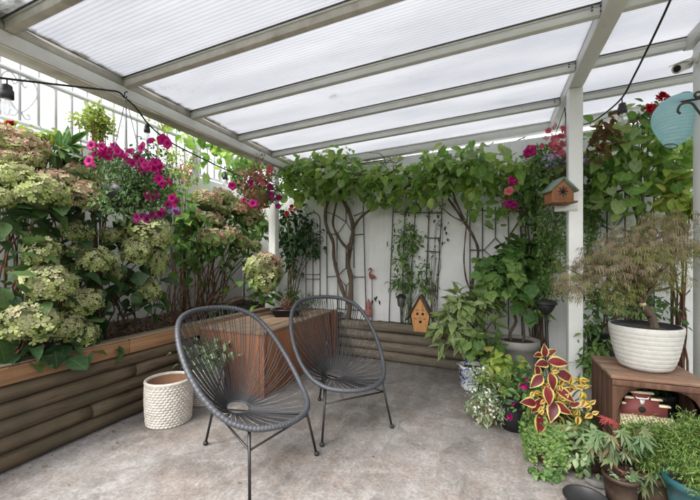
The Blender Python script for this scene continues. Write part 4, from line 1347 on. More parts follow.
MB().box((KX0 + 0.018, KY0 + 0.03, 0.042), (KX1 - 0.018, KY1 - 0.016, 0.058)).build('bottom_board', MAT['crate'], cr)
m = MB()
for k in range(3):
    y0 = KY0 - 0.008 + k * (KY1 - KY0 + 0.012) / 3
    m.box((KX0 - 0.008, y0 + 0.0015, KH - 0.019), (KX1 + 0.008, y0 + (KY1 - KY0 + 0.012) / 3 - 0.0015, KH - 0.001 * (k % 2)))
m.build('top_board', MAT['cratetop'], cr, bevel=0.003)
# arched front: stiles, rail and the two rounded corners cut from one board
w2 = (KX1 - KX0) / 2
a_ = np.linspace(0, math.pi, 25)
ow, sp_, top_ = w2 - 0.034, 0.36, 0.165
arc = [(ow * math.copysign(abs(math.cos(x)) ** 0.8, math.cos(x)), sp_ + top_ * math.sin(x) ** 0.62) for x in a_]
pts_in = [(ow, 0.06)] + arc + [(-ow, 0.06)]
outer = [(w2, 0.0)] + [(w2, min(KH - 0.022, 0.0 + (KH - 0.022) * min(1, k / 10))) if k <= 10 else (w2 - 2 * w2 * (k - 10) / 6, KH - 0.022) if k <= 16 else (-w2, (KH - 0.022) * (26 - k) / 10) for k in range(1, 26)] + [(-w2, 0.0)]
n_ = len(pts_in)
cx_ = (KX0 + KX1) / 2
V, Fq = [], []
for y in (KY0, KY0 + 0.022):
    V += [(cx_ + x, y, z) for x, z in pts_in] + [(cx_ + x, y, z) for x, z in outer]
for k in range(n_ - 1):
    Fq.append((k, k + 1, n_ + k + 1, n_ + k))
    b0 = 2 * n_
    Fq.append((b0 + k, b0 + n_ + k, b0 + n_ + k + 1, b0 + k + 1))
    Fq.append((k, b0 + k, b0 + k + 1, k + 1))
    Fq.append((n_ + k, n_ + k + 1, b0 + n_ + k + 1, b0 + n_ + k))
m = MB().add(V, Fq)
m.build('arched_front', MAT['crate'], cr)
m = MB().box((KX0 - 0.004, KY0 - 0.010, KH - 0.052), (KX1 + 0.004, KY0 - 0.001, KH - 0.022))
m.build('front_rail', MAT['crate'], cr, bevel=0.003)
m = MB().box((KX0 + 0.05, KY0 - 0.004, 0.0), (KX1 - 0.05, KY0 + 0.018, 0.058))
m.build('front_rail', MAT['crate'], cr, bevel=0.003)

# barn birdhouse in the crate
c = np.array((KX0 + 0.15, KY0 + 0.075, 0.372))
bn = T('birdhouse', 'dark red barn-shaped birdhouse with cream stepped gable, inside the crate', 'birdhouse', c)
m = MB()
st = [(-0.115, -0.13), (0.115, -0.13), (0.115, 0.0), (0.115, 0.035), (0.078, 0.035), (0.078, 0.068), (0.042, 0.068), (0.042, 0.10), (-0.042, 0.10), (-0.042, 0.068), (-0.078, 0.068), (-0.078, 0.035), (-0.115, 0.035), (-0.115, 0.0)]
bx = norm(np.array((0.96, 0.08, 0)))
m.prism(st, c, bx, (0, 0, 1), 0.02)
m.build('front_wall', MAT['barn'], bn)
by = np.cross((0, 0, 1), bx)
m = MB().prism([(-0.10, -0.13), (0.10, -0.13), (0.10, 0.02), (0, 0.08), (-0.10, 0.02)], c + by * 0.077, bx, (0, 0, 1), 0.13)
m.build('body', MAT['barn'], bn)
m = MB()
for x0, x1, z in ((-0.052, 0.052, 0.104), (-0.090, -0.040, 0.072), (0.040, 0.090, 0.072), (-0.127, -0.076, 0.039), (0.076, 0.127, 0.039)):
    m.bar(c + bx * x0 + (0, 0, z), c + bx * x1 + (0, 0, z), 0.034, 0.009)
m.build('gable_trim', MAT['cream'], bn)
m = MB()
for k in range(17):
    x = -0.125 + k * 0.0156
    m.prism([(0, 0), (0.013, 0), (0.013, 0.07), (0, 0.07)], c + bx * x + np.array((0, 0, -0.02)) - by * 0.014, bx, norm(-by * 0.8 - UP * 0.6), 0.006)
m.build('porch_roof', MAT['cream'], bn)
q = c - by * 0.0105 + np.array((0, 0, 0.012))
MB().tube([q, q - by * 0.003], 0.017, 16).build('entry_hole', MAT['hole'], bn)
m = MB()
q = c - by * 0.0125 + np.array((0, 0, 0.062))
m.prism([(-0.007, -0.020), (0.007, -0.020), (0.010, -0.004), (0.013, 0.006), (0.028, 0.010), (0.030, 0.022), (0.022, 0.014), (0.008, 0.014), (-0.008, 0.014), (-0.022, 0.014), (-0.030, 0.022), (-0.028, 0.010), (-0.013, 0.006), (-0.010, -0.004)], q, bx, (0, 0, 1), 0.005)
m.build('skull_emblem', MAT['silverlabel'], bn)

# ------------------------------------------------------------------ planting helpers
def inst(name, mesh, parent, loc, zdir=(0, 0, 1), scale=1.0, spin=None):
    o = bpy.data.objects.new(name, mesh)
    COL.objects.link(o)
    o.parent = parent
    o.location = tuple(np.asarray(loc, float) - offset_of(parent))
    q = Vector(tuple(float(c) for c in zdir)).to_track_quat('Z', 'Y')
    e = q.to_matrix()
    from mathutils import Matrix
    e = e @ Matrix.Rotation(rng.random() * 6.28 if spin is None else spin, 3, 'Z')
    o.rotation_euler = e.to_euler()
    o.scale = (scale,) * 3 if np.isscalar(scale) else scale
    return o

def mesh_of(mb, name, mats, smooth=False):
    o = mb.build(name, mats, None, smooth=smooth, local=True)
    me = o.data
    bpy.data.objects.remove(o)
    return me

def head_mesh(mat, seed, n=175):
    m = MB()
    k = np.arange(n) + 0.5
    z = 1 - 1.55 * k / n
    ph = k * 2.399963 + seed
    r = np.sqrt(np.clip(1 - z * z, 0, 1))
    d = np.stack([r * np.cos(ph), r * np.sin(ph), z], 1)[rng.random(n) > 0.1]
    n = len(d)
    lump = 1 + 0.12 * np.sin(d[:, 0] * 4 + seed) * np.cos(d[:, 1] * 4 + d[:, 2] * 3 + seed) + rng.normal(size=n) * 0.075
    p = d * lump[:, None] * (1, 1, 0.86)
    nr = norm(d + rng.normal(size=(n, 3)) * 0.38)
    dr = norm(np.cross(nr, rng.normal(size=(n, 3))))
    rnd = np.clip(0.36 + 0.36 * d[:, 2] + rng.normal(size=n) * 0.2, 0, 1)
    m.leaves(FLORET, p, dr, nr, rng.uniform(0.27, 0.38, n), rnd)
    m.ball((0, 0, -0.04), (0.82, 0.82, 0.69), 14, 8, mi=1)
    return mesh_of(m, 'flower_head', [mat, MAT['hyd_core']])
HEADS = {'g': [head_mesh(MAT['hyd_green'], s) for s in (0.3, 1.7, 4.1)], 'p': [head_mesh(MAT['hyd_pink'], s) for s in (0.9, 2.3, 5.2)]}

def flower_mesh(mat, tm=PETUNIA):
    m = MB().leaves(tm, [(0, 0, 0)], [(0, 1, 0)], [(0, 0, 1)], [1.0])
    return mesh_of(m, 'flower', [mat], True)
F_MAG = [flower_mesh(MAT['magenta'], q) for q in (PETUNIA, flower_tm(5, 0.2, 0.8, 0.3, 0.3), flower_tm(5, 0.26, 0.6, 0.22, -0.1))]
F_PUR = [flower_mesh(MAT['purple'])]
F_PINK = [flower_mesh(MAT['pink'], FLORET), flower_mesh(MAT['pink'])]
F_LIL = [flower_mesh(MAT['lilac'])]
def rose_mesh(mat):
    m = MB()
    for ring, (n, tilt, s) in enumerate(((5, 0.25, 0.62), (6, 0.8, 0.52), (6, 1.25, 0.40), (4, 1.5, 0.28))):
        a = 2 * np.pi * (np.arange(n) / n) + ring * 0.5
        d = np.stack([np.cos(a) * math.cos(tilt), np.sin(a) * math.cos(tilt), np.full(n, math.sin(tilt))], 1)
        nr = np.stack([-np.cos(a) * math.sin(tilt), -np.sin(a) * math.sin(tilt), np.full(n, math.cos(tilt))], 1)
        m.leaves(PETAL, np.stack([np.cos(a), np.sin(a), 0 * a], 1) * 0.05, d, nr, s, wid=1.5)
    return mesh_of(m, 'flower', [mat], True)
F_ROSE = [rose_mesh(MAT['red'])]

def leafmass(name, tm, mat, parent, blobs, n, size, clump=5, crad=0.06, shell=2.4, o=0.7, r=0.8, down=0.3, up=0.8, no=0.5, nrr=0.4, extra=None, wid=None):
    pos, out, cen = fill(blobs, n, clump, crad, shell)
    d = leafdir(out, o, r, down)
    nr = leafnrm(out, up, no, nrr)
    sz = rng.uniform(size[0], size[1], len(pos))
    m = MB().leaves(tm, pos, d, nr, sz, wid=wid)
    if extra:
        extra(m)
    m.build(name, mat, parent, smooth=True)
    return cen

def pot_body(t, c, rt, rb, h, mat, rim=0.02, seg=40, name='pot', smooth=True, soil=True, lip=1.06):
    c = np.asarray(c, float)
    m = MB().lathe([(0.001, 0.0), (rb, 0.0), (rb + (rt - rb) * 0.5, h * 0.5), (rt, h - rim * 1.6), (rt * lip, h - rim * 1.5), (rt * lip, h), (rt * 0.92, h), (rt * 0.9, h - 0.05)], c, seg)
    m.build(name, mat, t, smooth=False if seg < 12 else smooth)
    if soil:
        MB().lathe([(rt * 0.905, h - 0.032), (rt * 0.5, h - 0.02), (0.001, h - 0.018)], c, max(seg, 20)).build('soil', MAT['earth'], t, smooth=True)

def stems(parent, mat, base, tips, r0, r1, jitter=0.03, name='stem', lift=0.4, wig=0.02, n=6, baseblob=True):
    m = MB()
    for q in tips:
        b = np.asarray(base, float) + rng.normal(size=3) * jitter * (1, 1, 0)
        limb(m, b, q, r0, r1, wig=wig, lift=lift, n=n)
    return m.build(name, mat, parent, smooth=True)

# ------------------------------------------------------------------ hydrangeas
def hydrangea(label, bases, heads, fills, nfill, leaf=(0.10, 0.165), lm='hyd_leaf'):
    bases = [np.asarray(b, float) for b in bases]
    t = T('hydrangea', label, 'hydrangea', bases[0], 'hydrangeas in the left bed')
    ms, ml = MB(), MB()
    for (px, py, w, h, X, kind) in heads:
        c = WX(px, py, X)
        z = X / ((px - 350.0) / FPX * CS - SN)
        r = w / 2 * z / FPX
        rz_ = h / 2 * z / FPX / 0.80
        b = bases[int(np.argmin([np.linalg.norm(c[:2] - q[:2]) + rng.random() * 0.25 for q in bases]))] + rng.normal(size=3) * (0.06, 0.08, 0)
        P = limb(ms, b, c - (0, 0, rz_ * 0.7), 0.008, 0.0045, lift=0.5, wig=0.03, n=7)
        lean = norm(c - b + np.array((0.25, -0.1, 0.6)))
        inst('flower_head', HEADS[kind][rng.integers(3)], t, c, norm(lean + rng.normal(size=3) * 0.15), (r * 0.92, r * rng.uniform(0.82, 0.95), rz_ * 0.92))
        n = 7
        a = rng.random() * 6.28 + np.arange(n) * 2.4
        o = np.stack([np.cos(a), np.sin(a), 0 * a], 1)
        p = c - np.array((0, 0, 1.0)) * rng.uniform(rz_ * 0.55, rz_ * 1.7, n)[:, None] + o * r * 0.35
        d = norm(o + np.stack([0 * a, 0 * a, rng.uniform(-0.95, 0.05, n)], 1))
        ml.leaves(BROAD, p, d, norm(UP + o * 0.35 + rng.normal(size=(n, 3)) * 0.25), rng.uniform(leaf[0], leaf[1], n))
        for q in P[2:-1]:
            k = int(rng.integers(0, 2))
            if k == 0:
                continue
            a = rng.random(k) * 6.28
            o = np.stack([np.cos(a), np.sin(a), 0 * a - 0.2], 1)
            ml.leaves(BROAD, np.repeat(q[None], k, 0), norm(o), norm(UP + o * 0.3), rng.uniform(leaf[0] * 0.8, leaf[1], k))
    pos, out, cen = fill(fills, nfill, 3, 0.06)
    ml.leaves(BROAD, pos, leafdir(out, 0.8, 0.6, 0.5), leafnrm(out, 0.6, 0.7, 0.3), rng.uniform(leaf[0] * 0.8, leaf[1], len(pos)))
    for q in cen[::8]:
        b = bases[int(np.argmin([np.linalg.norm(q[:2] - x[:2]) for x in bases]))]
        limb(ms, b + rng.normal(size=3) * (0.05, 0.07, 0), q, 0.007, 0.003, lift=0.4, wig=0.03)
    ml.build('leaves', MAT[lm], t, smooth=True)
    ms.build('stem', MAT['stem'], t, smooth=True)
    return t

def bX(px, py, X, rx, ry, rz):
    z = X / ((px - 350.0) / FPX * CS - SN)
    return blob(px, py, z, rx, ry, rz)

def soilpt(px, X):
    z = X / ((px - 350.0) / FPX * CS - SN)
    p = W(px, 300, z)
    p[2] = float(soilz(p[0], p[1])) - 0.01
    return p

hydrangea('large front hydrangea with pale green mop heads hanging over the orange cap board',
          [soilpt(70, -2.95), soilpt(30, -2.85), soilpt(115, -2.95)],
          [(29, 322, 52, 36, -2.62, 'g'), (66, 327, 30, 28, -2.62, 'g'), (84, 335, 27, 24, -2.60, 'g'), (148, 291, 24, 24, -2.72, 'g'), (48, 283, 45, 33, -2.58, 'g'),
           (42, 252, 33, 27, -2.66, 'g'), (85, 302, 31, 24, -2.62, 'g'), (97, 262, 38, 26, -2.72, 'g'), (156, 263, 22, 34, -2.74, 'g'), (136, 252, 28, 28, -2.70, 'g'), (147, 234, 46, 30, -2.76, 'g'),
           (76, 232, 32, 22, -2.82, 'g'), (40, 196, 47, 36, -2.74, 'g'), (83, 195, 35, 27, -2.82, 'p'), (118, 192, 28, 22, -2.86, 'p'), (16, 178, 38, 28, -2.82, 'g'), (58, 181, 34, 20, -2.90, 'p'),
           (0, 199, 24, 22, -2.74, 'g'), (77, 252, 18, 14, -2.8, 'g'), (112, 236, 22, 16, -2.85, 'g'), (115, 274, 20, 16, -2.8, 'g')],
          [bX(25, 352, -2.62, 26, 14, 0.08), bX(95, 352, -2.62, 22, 13, 0.07), bX(60, 350, -2.62, 24, 12, 0.07), bX(15, 275, -2.8, 26, 42, 0.2), bX(70, 290, -2.85, 45, 45, 0.2),
           bX(45, 225, -2.9, 46, 28, 0.2), bX(125, 265, -2.85, 30, 30, 0.15), bX(128, 292, -2.75, 16, 18, 0.1), bX(110, 215, -2.95, 30, 16, 0.15), bX(-15, 300, -2.75, 30, 60, 0.2)], 210)
hydrangea('tall pink-tinged hydrangea at the far left under the railing',
          [soilpt(20, -3.25), soilpt(45, -3.3)],
          [(20, 147, 46, 28, -3.1, 'p'), (3, 136, 24, 22, -3.1, 'p'), (36, 152, 24, 18, -3.05, 'p'), (82, 175, 34, 22, -3.05, 'p'), (30, 160, 26, 20, -2.98, 'p'), (5, 160, 26, 20, -3.0, 'p')],
          [bX(20, 175, -3.1, 40, 22, 0.15), bX(60, 185, -3.15, 35, 20, 0.15), bX(5, 215, -3.2, 30, 30, 0.15)], 60)
hydrangea('hydrangea with bare brown canes and faded pinkish heads in the middle of the bed',
          [soilpt(178, -3.05), soilpt(205, -3.05), soilpt(190, -2.95)],
          [(207, 202, 30, 22, -3.15, 'p'), (223, 198, 24, 17, -3.2, 'p'), (237, 208, 27, 20, -3.1, 'p'), (252, 213, 26, 20, -3.05, 'p'), (214, 220, 20, 15, -3.1, 'p'), (212, 238, 26, 19, -2.95, 'p'),
           (229, 235, 20, 16, -2.95, 'p'), (240, 243, 19, 16, -2.92, 'p'), (255, 247, 13, 12, -2.9, 'g'), (246, 221, 20, 15, -3.05, 'p'), (195, 216, 18, 14, -3.15, 'p'), (222, 213, 18, 13, -3.15, 'g'),
           (255, 268, 24, 22, -2.44, 'g'), (268, 264, 28, 22, -2.42, 'p'), (262, 280, 32, 26, -2.40, 'g'), (274, 276, 18, 22, -2.42, 'g'), (262, 226, 18, 14, -3.0, 'g')],
          [bX(190, 235, -3.05, 22, 26, 0.2), bX(205, 250, -2.98, 26, 14, 0.15), bX(232, 238, -3.0, 24, 14, 0.15), bX(168, 240, -3.0, 12, 20, 0.12), bX(178, 270, -2.92, 18, 8, 0.1), bX(235, 225, -3.1, 30, 18, 0.2), bX(180, 205, -3.2, 20, 22, 0.2), bX(258, 284, -2.44, 14, 8, 0.06)],
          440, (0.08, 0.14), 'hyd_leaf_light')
# bare canes and dry stalks
ca = T('cane_clump', 'clump of bare reddish brown canes rising from the bark mulch', 'plant', soilpt(160, -3.0))
m = MB()
for k in range(15):
    b = soilpt(rng.uniform(145, 205), rng.uniform(-3.2, -2.85))
    px, py = rng.uniform(135, 225), rng.uniform(225, 290)
    limb(m, b, WX(px, py, rng.uniform(-3.3, -2.8)), rng.uniform(0.003, 0.006), 0.002, lift=0.35, wig=0.03)
m.build('cane', MAT['stem'], ca, smooth=True)

# broad leaved shrub, topiary, geranium, honeysuckle at the left wall
def shrub(name, label, cat, base, blobs, n, tm, mat, size, stemmat='stem', r0=0.009, nst=9, group=None, leafname='leaves', st=True, **kw):
    t = T(name, label, cat, base, group)
    cen = leafmass(leafname, tm, MAT[mat], t, blobs, n, size, **kw)
    if st:
        idx = rng.choice(len(cen), min(nst, len(cen)), replace=False)
        stems(t, MAT[stemmat], base, cen[idx], r0, r0 * 0.4)
    return t
shrub('rhododendron', 'shrub with long bright green leaves in whorls below the railing', 'shrub', soilpt(62, -3.35),
      [bX(60, 152, -3.15, 16, 8, 0.1), bX(46, 150, -3.2, 10, 6, 0.1), bX(78, 158, -3.1, 14, 8, 0.1)], 90, LANCE, 'midleaf', (0.15, 0.21), o=1.0, down=0.0, clump=7, crad=0.015, up=0.9, no=0.3)
t = shrub('topiary_tree', 'small clipped tree with yellow-green tufts standing in front of the railing', 'tree', soilpt(97, -3.42),
      [bX(101, 116, -3.35, 14, 8, 0.1), bX(88, 122, -3.35, 13, 8, 0.1), bX(106, 128, -3.35, 10, 8, 0.1), bX(97, 135, -3.35, 8, 6, 0.08), bX(94, 110, -3.35, 8, 5, 0.08)], 1300, OVATE, 'lime', (0.022, 0.042), r0=0.010, nst=14, clump=12, crad=0.03)
t = T('geranium', 'geranium with small red flower cluster at the top left by the railing', 'flowering plant', soilpt(12, -3.4))
cen = leafmass('leaves', ROUND, MAT['lime'], t, [bX(12, 132, -3.3, 22, 7, 0.1), bX(40, 138, -3.3, 22, 5, 0.08), bX(62, 140, -3.3, 12, 5, 0.06)], 160, (0.04, 0.07), clump=4, crad=0.03)
stems(t, MAT['greenstem'], soilpt(12, -3.4), list(cen[:10]) + [WX(11, 126, -3.3)], 0.007, 0.004)
for k in range(9):
    inst('flower', F_ROSE[0], t, WX(10.5 + rng.normal() * 1.6, 124.5 + rng.normal() * 1.4, -3.3), norm(rng.normal(size=3) + (0.4, -0.5, 0.8)), 0.035)
t = T('honeysuckle', 'climber with pale pink blossom clusters in front of the white wall', 'climber', soilpt(186, -3.4))
cen = leafmass('leaves', OVATE, MAT['lime'], t, [bX(186, 168, -3.35, 12, 18, 0.1), bX(172, 160, -3.35, 14, 18, 0.12), bX(180, 195, -3.3, 14, 12, 0.1), bX(160, 120, -3.4, 16, 8, 0.1), bX(190, 125, -3.4, 12, 12, 0.1)], 420, (0.035, 0.07), clump=5, crad=0.04)
stems(t, MAT['stem'], soilpt(186, -3.4), cen[rng.choice(len(cen), 12, replace=False)], 0.006, 0.002)
for k in range(16):
    inst('flower', F_PINK[k % 2], t, WX(187 + rng.normal() * 4.5, 172 + rng.normal() * 6, -3.28 + rng.normal() * 0.03), norm(rng.normal(size=3) * 0.6 + (0.7, -0.6, 0.2)), rng.uniform(0.03, 0.05))

# ------------------------------------------------------------------ magenta petunia basket
bc = W(128, 192, 2.56)
t = T('hanging_basket', 'hanging basket of bright magenta petunias, cords tied to the left beam', 'hanging basket', bc)
MB().lathe([(0.001, -0.13), (0.09, -0.12), (0.14, -0.03), (0.15, 0.03), (0.14, 0.03), (0.13, 0.0), (0.001, 0.0)], bc, 26).build('basket', MAT['blackpot'], t, smooth=True)
for k in range(3):
    a = 2.1 * k + 0.4
    MB().tube([hook + (0.02, 0, -0.01), bc + (0.145 * math.cos(a), 0.145 * math.sin(a), 0.03)], 0.0032, 5).build('cord', MAT['rope'], t)
MB().tube(spline([hook + (0.035, 0, 0.03), hook + (0.01, 0, 0.03), hook + (0.005, 0, 0.0), hook + (0.02, 0, -0.012), hook + (0.03, 0, 0.0)], 4), 0.004, 6).build('hook', MAT['steel'], t)
bl = [blob(116, 188, 2.40, 22, 14, 0.06), blob(140, 192, 2.40, 18, 14, 0.06), blob(128, 178, 2.56, 28, 18, 0.2), blob(108, 165, 2.56, 20, 12, 0.15), blob(145, 185, 2.54, 24, 20, 0.18), blob(155, 200, 2.54, 18, 18, 0.14), blob(120, 200, 2.54, 24, 16, 0.16), blob(165, 178, 2.6, 14, 18, 0.1), blob(150, 155, 2.6, 18, 10, 0.1)]
cen = leafmass('leaves', OVATE, MAT['midleaf'], t, bl, 2900, (0.018, 0.038), clump=9, crad=0.035)
stems(t, MAT['greenstem'], bc, cen[rng.choice(len(cen), 26, replace=False)], 0.004, 0.002, lift=-0.3)
pf_ = [(91, 145), (101, 147), (97, 155), (115, 147), (118, 151), (107, 156), (88, 161), (93, 165), (130.5, 151), (141, 147), (128, 160), (133, 163), (141, 161), (150, 140), (163, 140), (167, 144), (156, 162), (158, 168), (143, 169), (149, 168), (159, 179), (162, 183), (170, 181),
       (154, 195), (149, 196), (172, 198), (160.5, 210), (158, 172), (136, 158), (124, 156), (104, 151), (145, 164), (174, 202), (113, 152)]
for k, (px, py) in enumerate(pf_):
    inst('flower', F_MAG[k % 3], t, W(px, py, 2.42 + rng.normal() * 0.04), norm(np.array((0.45, -0.8, 0.25)) + rng.normal(size=3) * 0.5), np.array((1, rng.uniform(0.75, 1.0), 1)) * rng.uniform(0.066, 0.095))
for px, py in ((142, 216), (136, 218), (148, 219), (153, 216), (161, 214), (177, 212), (168, 205)):
    inst('flower', F_PUR[0], t, W(px, py, 2.46), norm(np.array((0.45, -0.8, 0.1)) + rng.normal(size=3) * 0.4), rng.uniform(0.06, 0.08))
for k in range(5):
    inst('flower', F_LIL[0], t, W(175 + rng.normal() * 3, 213 + rng.normal() * 3, 2.48), norm(np.array((0.45, -0.8, 0.1)) + rng.normal(size=3) * 0.4), 0.04)

# fuchsia basket at the left post
bc = W(259, 196, 4.05)
t = T('hanging_basket', 'hanging fuchsia basket with salmon and purple flowers at the corner of the roof', 'hanging basket', bc)
MB().lathe([(0.001, -0.15), (0.1, -0.13), (0.15, -0.02), (0.16, 0.04), (0.15, 0.04), (0.14, 0.0), (0.001, 0.0)], bc, 26).build('basket', MAT['liner'], t, smooth=True)
for k in range(3):
    a = 2.1 * k
    MB().tube([(-2.51, bc[1], 2.37), bc + (0.155 * math.cos(a), 0.155 * math.sin(a), 0.04)], 0.003, 5).build('cord', MAT['cable'], t)
cen = leafmass('leaves', OVATE, MAT['midleaf'], t, [blob(259, 180, 4.05, 24, 16, 0.22), blob(250, 198, 4.02, 18, 12, 0.18), blob(272, 192, 4.0, 12, 14, 0.12), blob(240, 178, 4.05, 14, 14, 0.15)], 850, (0.03, 0.06), clump=6, crad=0.05)
stems(t, MAT['redstem'], bc, cen[rng.choice(len(cen), 18, replace=False)], 0.004, 0.002, lift=-0.3)
m = MB()
pos, out, _ = fill([blob(262, 173, 3.9, 24, 7, 0.15), blob(253, 187, 3.9, 14, 9, 0.12), blob(257, 160, 4.0, 5, 8, 0.05), blob(252, 204, 3.9, 15, 6, 0.1)], 330, 6, 0.03)
m.leaves(PETAL, pos, norm(rng.normal(size=pos.shape) * 0.6 + (0, 0, -0.8)), norm(rng.normal(size=pos.shape)), rng.uniform(0.03, 0.055, len(pos)))
m.build('blossom', MAT['salmon'], t, smooth=True)
for (px, py, s, kind) in ((232, 186, 0.10, 'm'), (253, 203, 0.11, 'm'), (261, 180, 0.08, 'k'), (263, 184, 0.07, 'k'), (270, 169, 0.09, 'k'), (270, 187, 0.09, 'u'), (271, 195, 0.09, 'u'), (279, 198, 0.08, 'u'), (278, 206, 0.07, 'u'), (251, 183, 0.08, 'm'), (272, 200, 0.06, 'u'), (244, 200, 0.05, 'm')):
    inst('flower', {'m': F_MAG[0], 'k': F_PINK[1], 'u': F_PUR[0]}[kind], t, W(px, py, 3.82), norm(np.array((0.45, -0.8, -0.1)) + rng.normal(size=3) * 0.4), s)

# ------------------------------------------------------------------ vines along the back wall
def trunk(m, pts, off, r0, r1):
    P = np.array([W(px, py, zwall(px) - (off if np.isscalar(off) else o_)) for (px, py), o_ in zip(pts, [off] * len(pts) if np.isscalar(off) else off)])
    Q = spline(P, 7)
    k = np.linspace(0, 1, len(Q))
    R = (r0 + (r1 - r0) * k) * (1 + 0.10 * np.sin(np.arange(len(Q)) * 0.9) + rng.normal(size=len(Q)) * 0.04)
    m.tube(Q, R, 9)
def bw_(px, py, off, rx, ry, rz):
    return blob(px, py, zwall(px) - off, rx, ry, rz)
KI = dict(clump=2, crad=0.11, o=0.9, r=0.9, down=0.55, up=0.75, no=0.35, nrr=0.45)
b0 = WW(347, 320, 0.1); b0[2] = 0.42
t = T('kiwi_vine', 'kiwi vine with two twisted trunks and a leafy canopy along the wall top, left half', 'vine', b0)
m = MB()
trunk(m, [(347, 324), (350, 304), (351, 280), (348, 262), (351, 244), (353, 228), (349, 212), (342, 198), (338, 184), (340, 170)], 0.12, 0.034, 0.022)
trunk(m, [(349, 304), (343, 292), (337, 272), (334, 258), (333, 242), (327, 228), (325, 214), (329, 200), (336, 190), (345, 180)], [0.13, 0.15, 0.14, 0.14, 0.15, 0.16, 0.16, 0.15, 0.2, 0.25], 0.026, 0.015)
trunk(m, [(352, 250), (345, 246), (339, 238), (333, 224), (336, 205), (341, 190)], [0.14, 0.17, 0.19, 0.19, 0.2, 0.25], 0.02, 0.012)
trunk(m, [(353, 228), (361, 217), (373, 208), (388, 198), (404, 189), (420, 178)], 0.18, 0.018, 0.010)
trunk(m, [(340, 188), (320, 180), (300, 172), (284, 165), (262, 160), (240, 150)], [0.2, 0.3, 0.4, 0.5, 0.7, 1.0], 0.014, 0.006)
m.build('trunk', MAT['vine'], t, smooth=True)
leafmass('leaves', ROUND, MAT['kiwi'], t, [bw_(300, 170, 0.35, 24, 12, 0.2), bw_(322, 167, 0.4, 24, 10, 0.25), bw_(345, 176, 0.4, 28, 13, 0.25), bw_(375, 186, 0.35, 26, 11, 0.2), bw_(400, 182, 0.35, 24, 11, 0.2),
         bw_(300, 188, 0.3, 16, 12, 0.15), bw_(328, 187, 0.3, 20, 9, 0.15), bw_(392, 194, 0.3, 18, 8, 0.12), bw_(418, 188, 0.3, 14, 10, 0.12), bw_(283, 178, 0.5, 10, 14, 0.15)], 800, (0.055, 0.125), **KI)
m = MB()
for k in range(60):
    px = rng.uniform(285, 430)
    p = W(px, rng.uniform(158, 185), zwall(px) - rng.uniform(0.2, 0.5))
    limb(m, p, p + np.array((rng.uniform(-0.4, 0.4), rng.uniform(-0.2, 0.1), rng.uniform(-0.12, 0.12))), 0.006, 0.003)
m.build('shoots', MAT['vine'], t, smooth=True)
t = T('kiwi_vine', 'pale backlit kiwi shoots trailing along the railing behind the left beam', 'vine', soilpt(244, -3.3))
m = MB()
limb(m, soilpt(244, -3.35), WX(246, 160, -3.2), 0.012, 0.008, wig=0.04)
limb(m, WX(246, 160, -3.2), WX(195, 122, -3.3), 0.006, 0.003, wig=0.05)
limb(m, WX(246, 160, -3.2), WX(282, 160, -2.9), 0.006, 0.003, wig=0.05)
m.build('trunk', MAT['vine'], t, smooth=True)
leafmass('leaves', ROUND, MAT['kiwi'], t, [bX(238, 150, -3.05, 22, 9, 0.12), bX(215, 163, -3.2, 14, 8, 0.1), bX(258, 162, -2.95, 16, 9, 0.12), bX(206, 140, -3.3, 14, 10, 0.1), bX(178, 130, -3.35, 8, 10, 0.08), bX(246, 174, -3.0, 10, 8, 0.08)], 170, (0.08, 0.14), **KI)

b0 = WW(474, 330, 0.12); b0[2] = 0.42
t = T('kiwi_vine', 'kiwi vine with slender bowed brown trunks rising behind the variegated shrub', 'vine', b0)
m = MB()
trunk(m, [(474, 335), (474, 305), (472, 285), (476, 268), (478, 250), (473, 236), (464, 222), (455, 208), (446, 196), (437, 184), (430, 172)], 0.12, 0.018, 0.010)
trunk(m, [(474, 296), (467, 282), (464, 262), (465, 240), (467, 220), (468, 200)], 0.15, 0.010, 0.005)
trunk(m, [(473, 236), (462, 215), (454, 196), (452, 180), (455, 165)], 0.16, 0.012, 0.008)
trunk(m, [(464, 222), (452, 216), (440, 206), (430, 196)], 0.16, 0.008, 0.005)
trunk(m, [(446, 196), (462, 184), (480, 176), (500, 168)], 0.22, 0.009, 0.005)
trunk(m, [(498, 197), (484, 184), (482, 182), (492, 190), (505, 200), (512, 207)], 0.14, 0.008, 0.005)
trunk(m, [(507, 250), (510, 236), (516, 226), (522, 217), (528, 205)], 0.12, 0.010, 0.007)
m.build('trunk', MAT['vine'], t, smooth=True)
leafmass('leaves', ROUND, MAT['kiwi'], t, [bw_(432, 173, 0.4, 18, 8, 0.2), bw_(452, 168, 0.4, 24, 8, 0.22), bw_(478, 168, 0.4, 24, 7, 0.22), bw_(505, 173, 0.35, 20, 8, 0.2), bw_(440, 182, 0.35, 16, 8, 0.15),
         bw_(468, 172, 0.3, 18, 7, 0.15), bw_(492, 198, 0.25, 12, 6, 0.1), bw_(530, 172, 0.35, 18, 10, 0.18), bw_(485, 215, 0.2, 8, 4, 0.05)], 580, (0.05, 0.115), **KI)
b0 = W(650, 350, zwall(650) - 0.15); b0[2] = 0.0
t = T('kiwi_vine', 'large leaved kiwi vine filling the wall between the two white posts', 'vine', b0)
m = MB()
trunk(m, [(655, 400), (652, 330), (648, 270), (640, 225), (628, 195), (610, 170)], 0.12, 0.018, 0.012)
trunk(m, [(640, 225), (660, 200), (676, 175), (690, 160)], 0.15, 0.012, 0.007)
trunk(m, [(600, 200), (625, 190), (650, 196), (675, 180), (695, 172)], 0.2, 0.010, 0.007)
trunk(m, [(625, 182), (645, 170), (668, 150), (690, 140)], 0.25, 0.010, 0.006)
m.build('trunk', MAT['vine'], t, smooth=True)
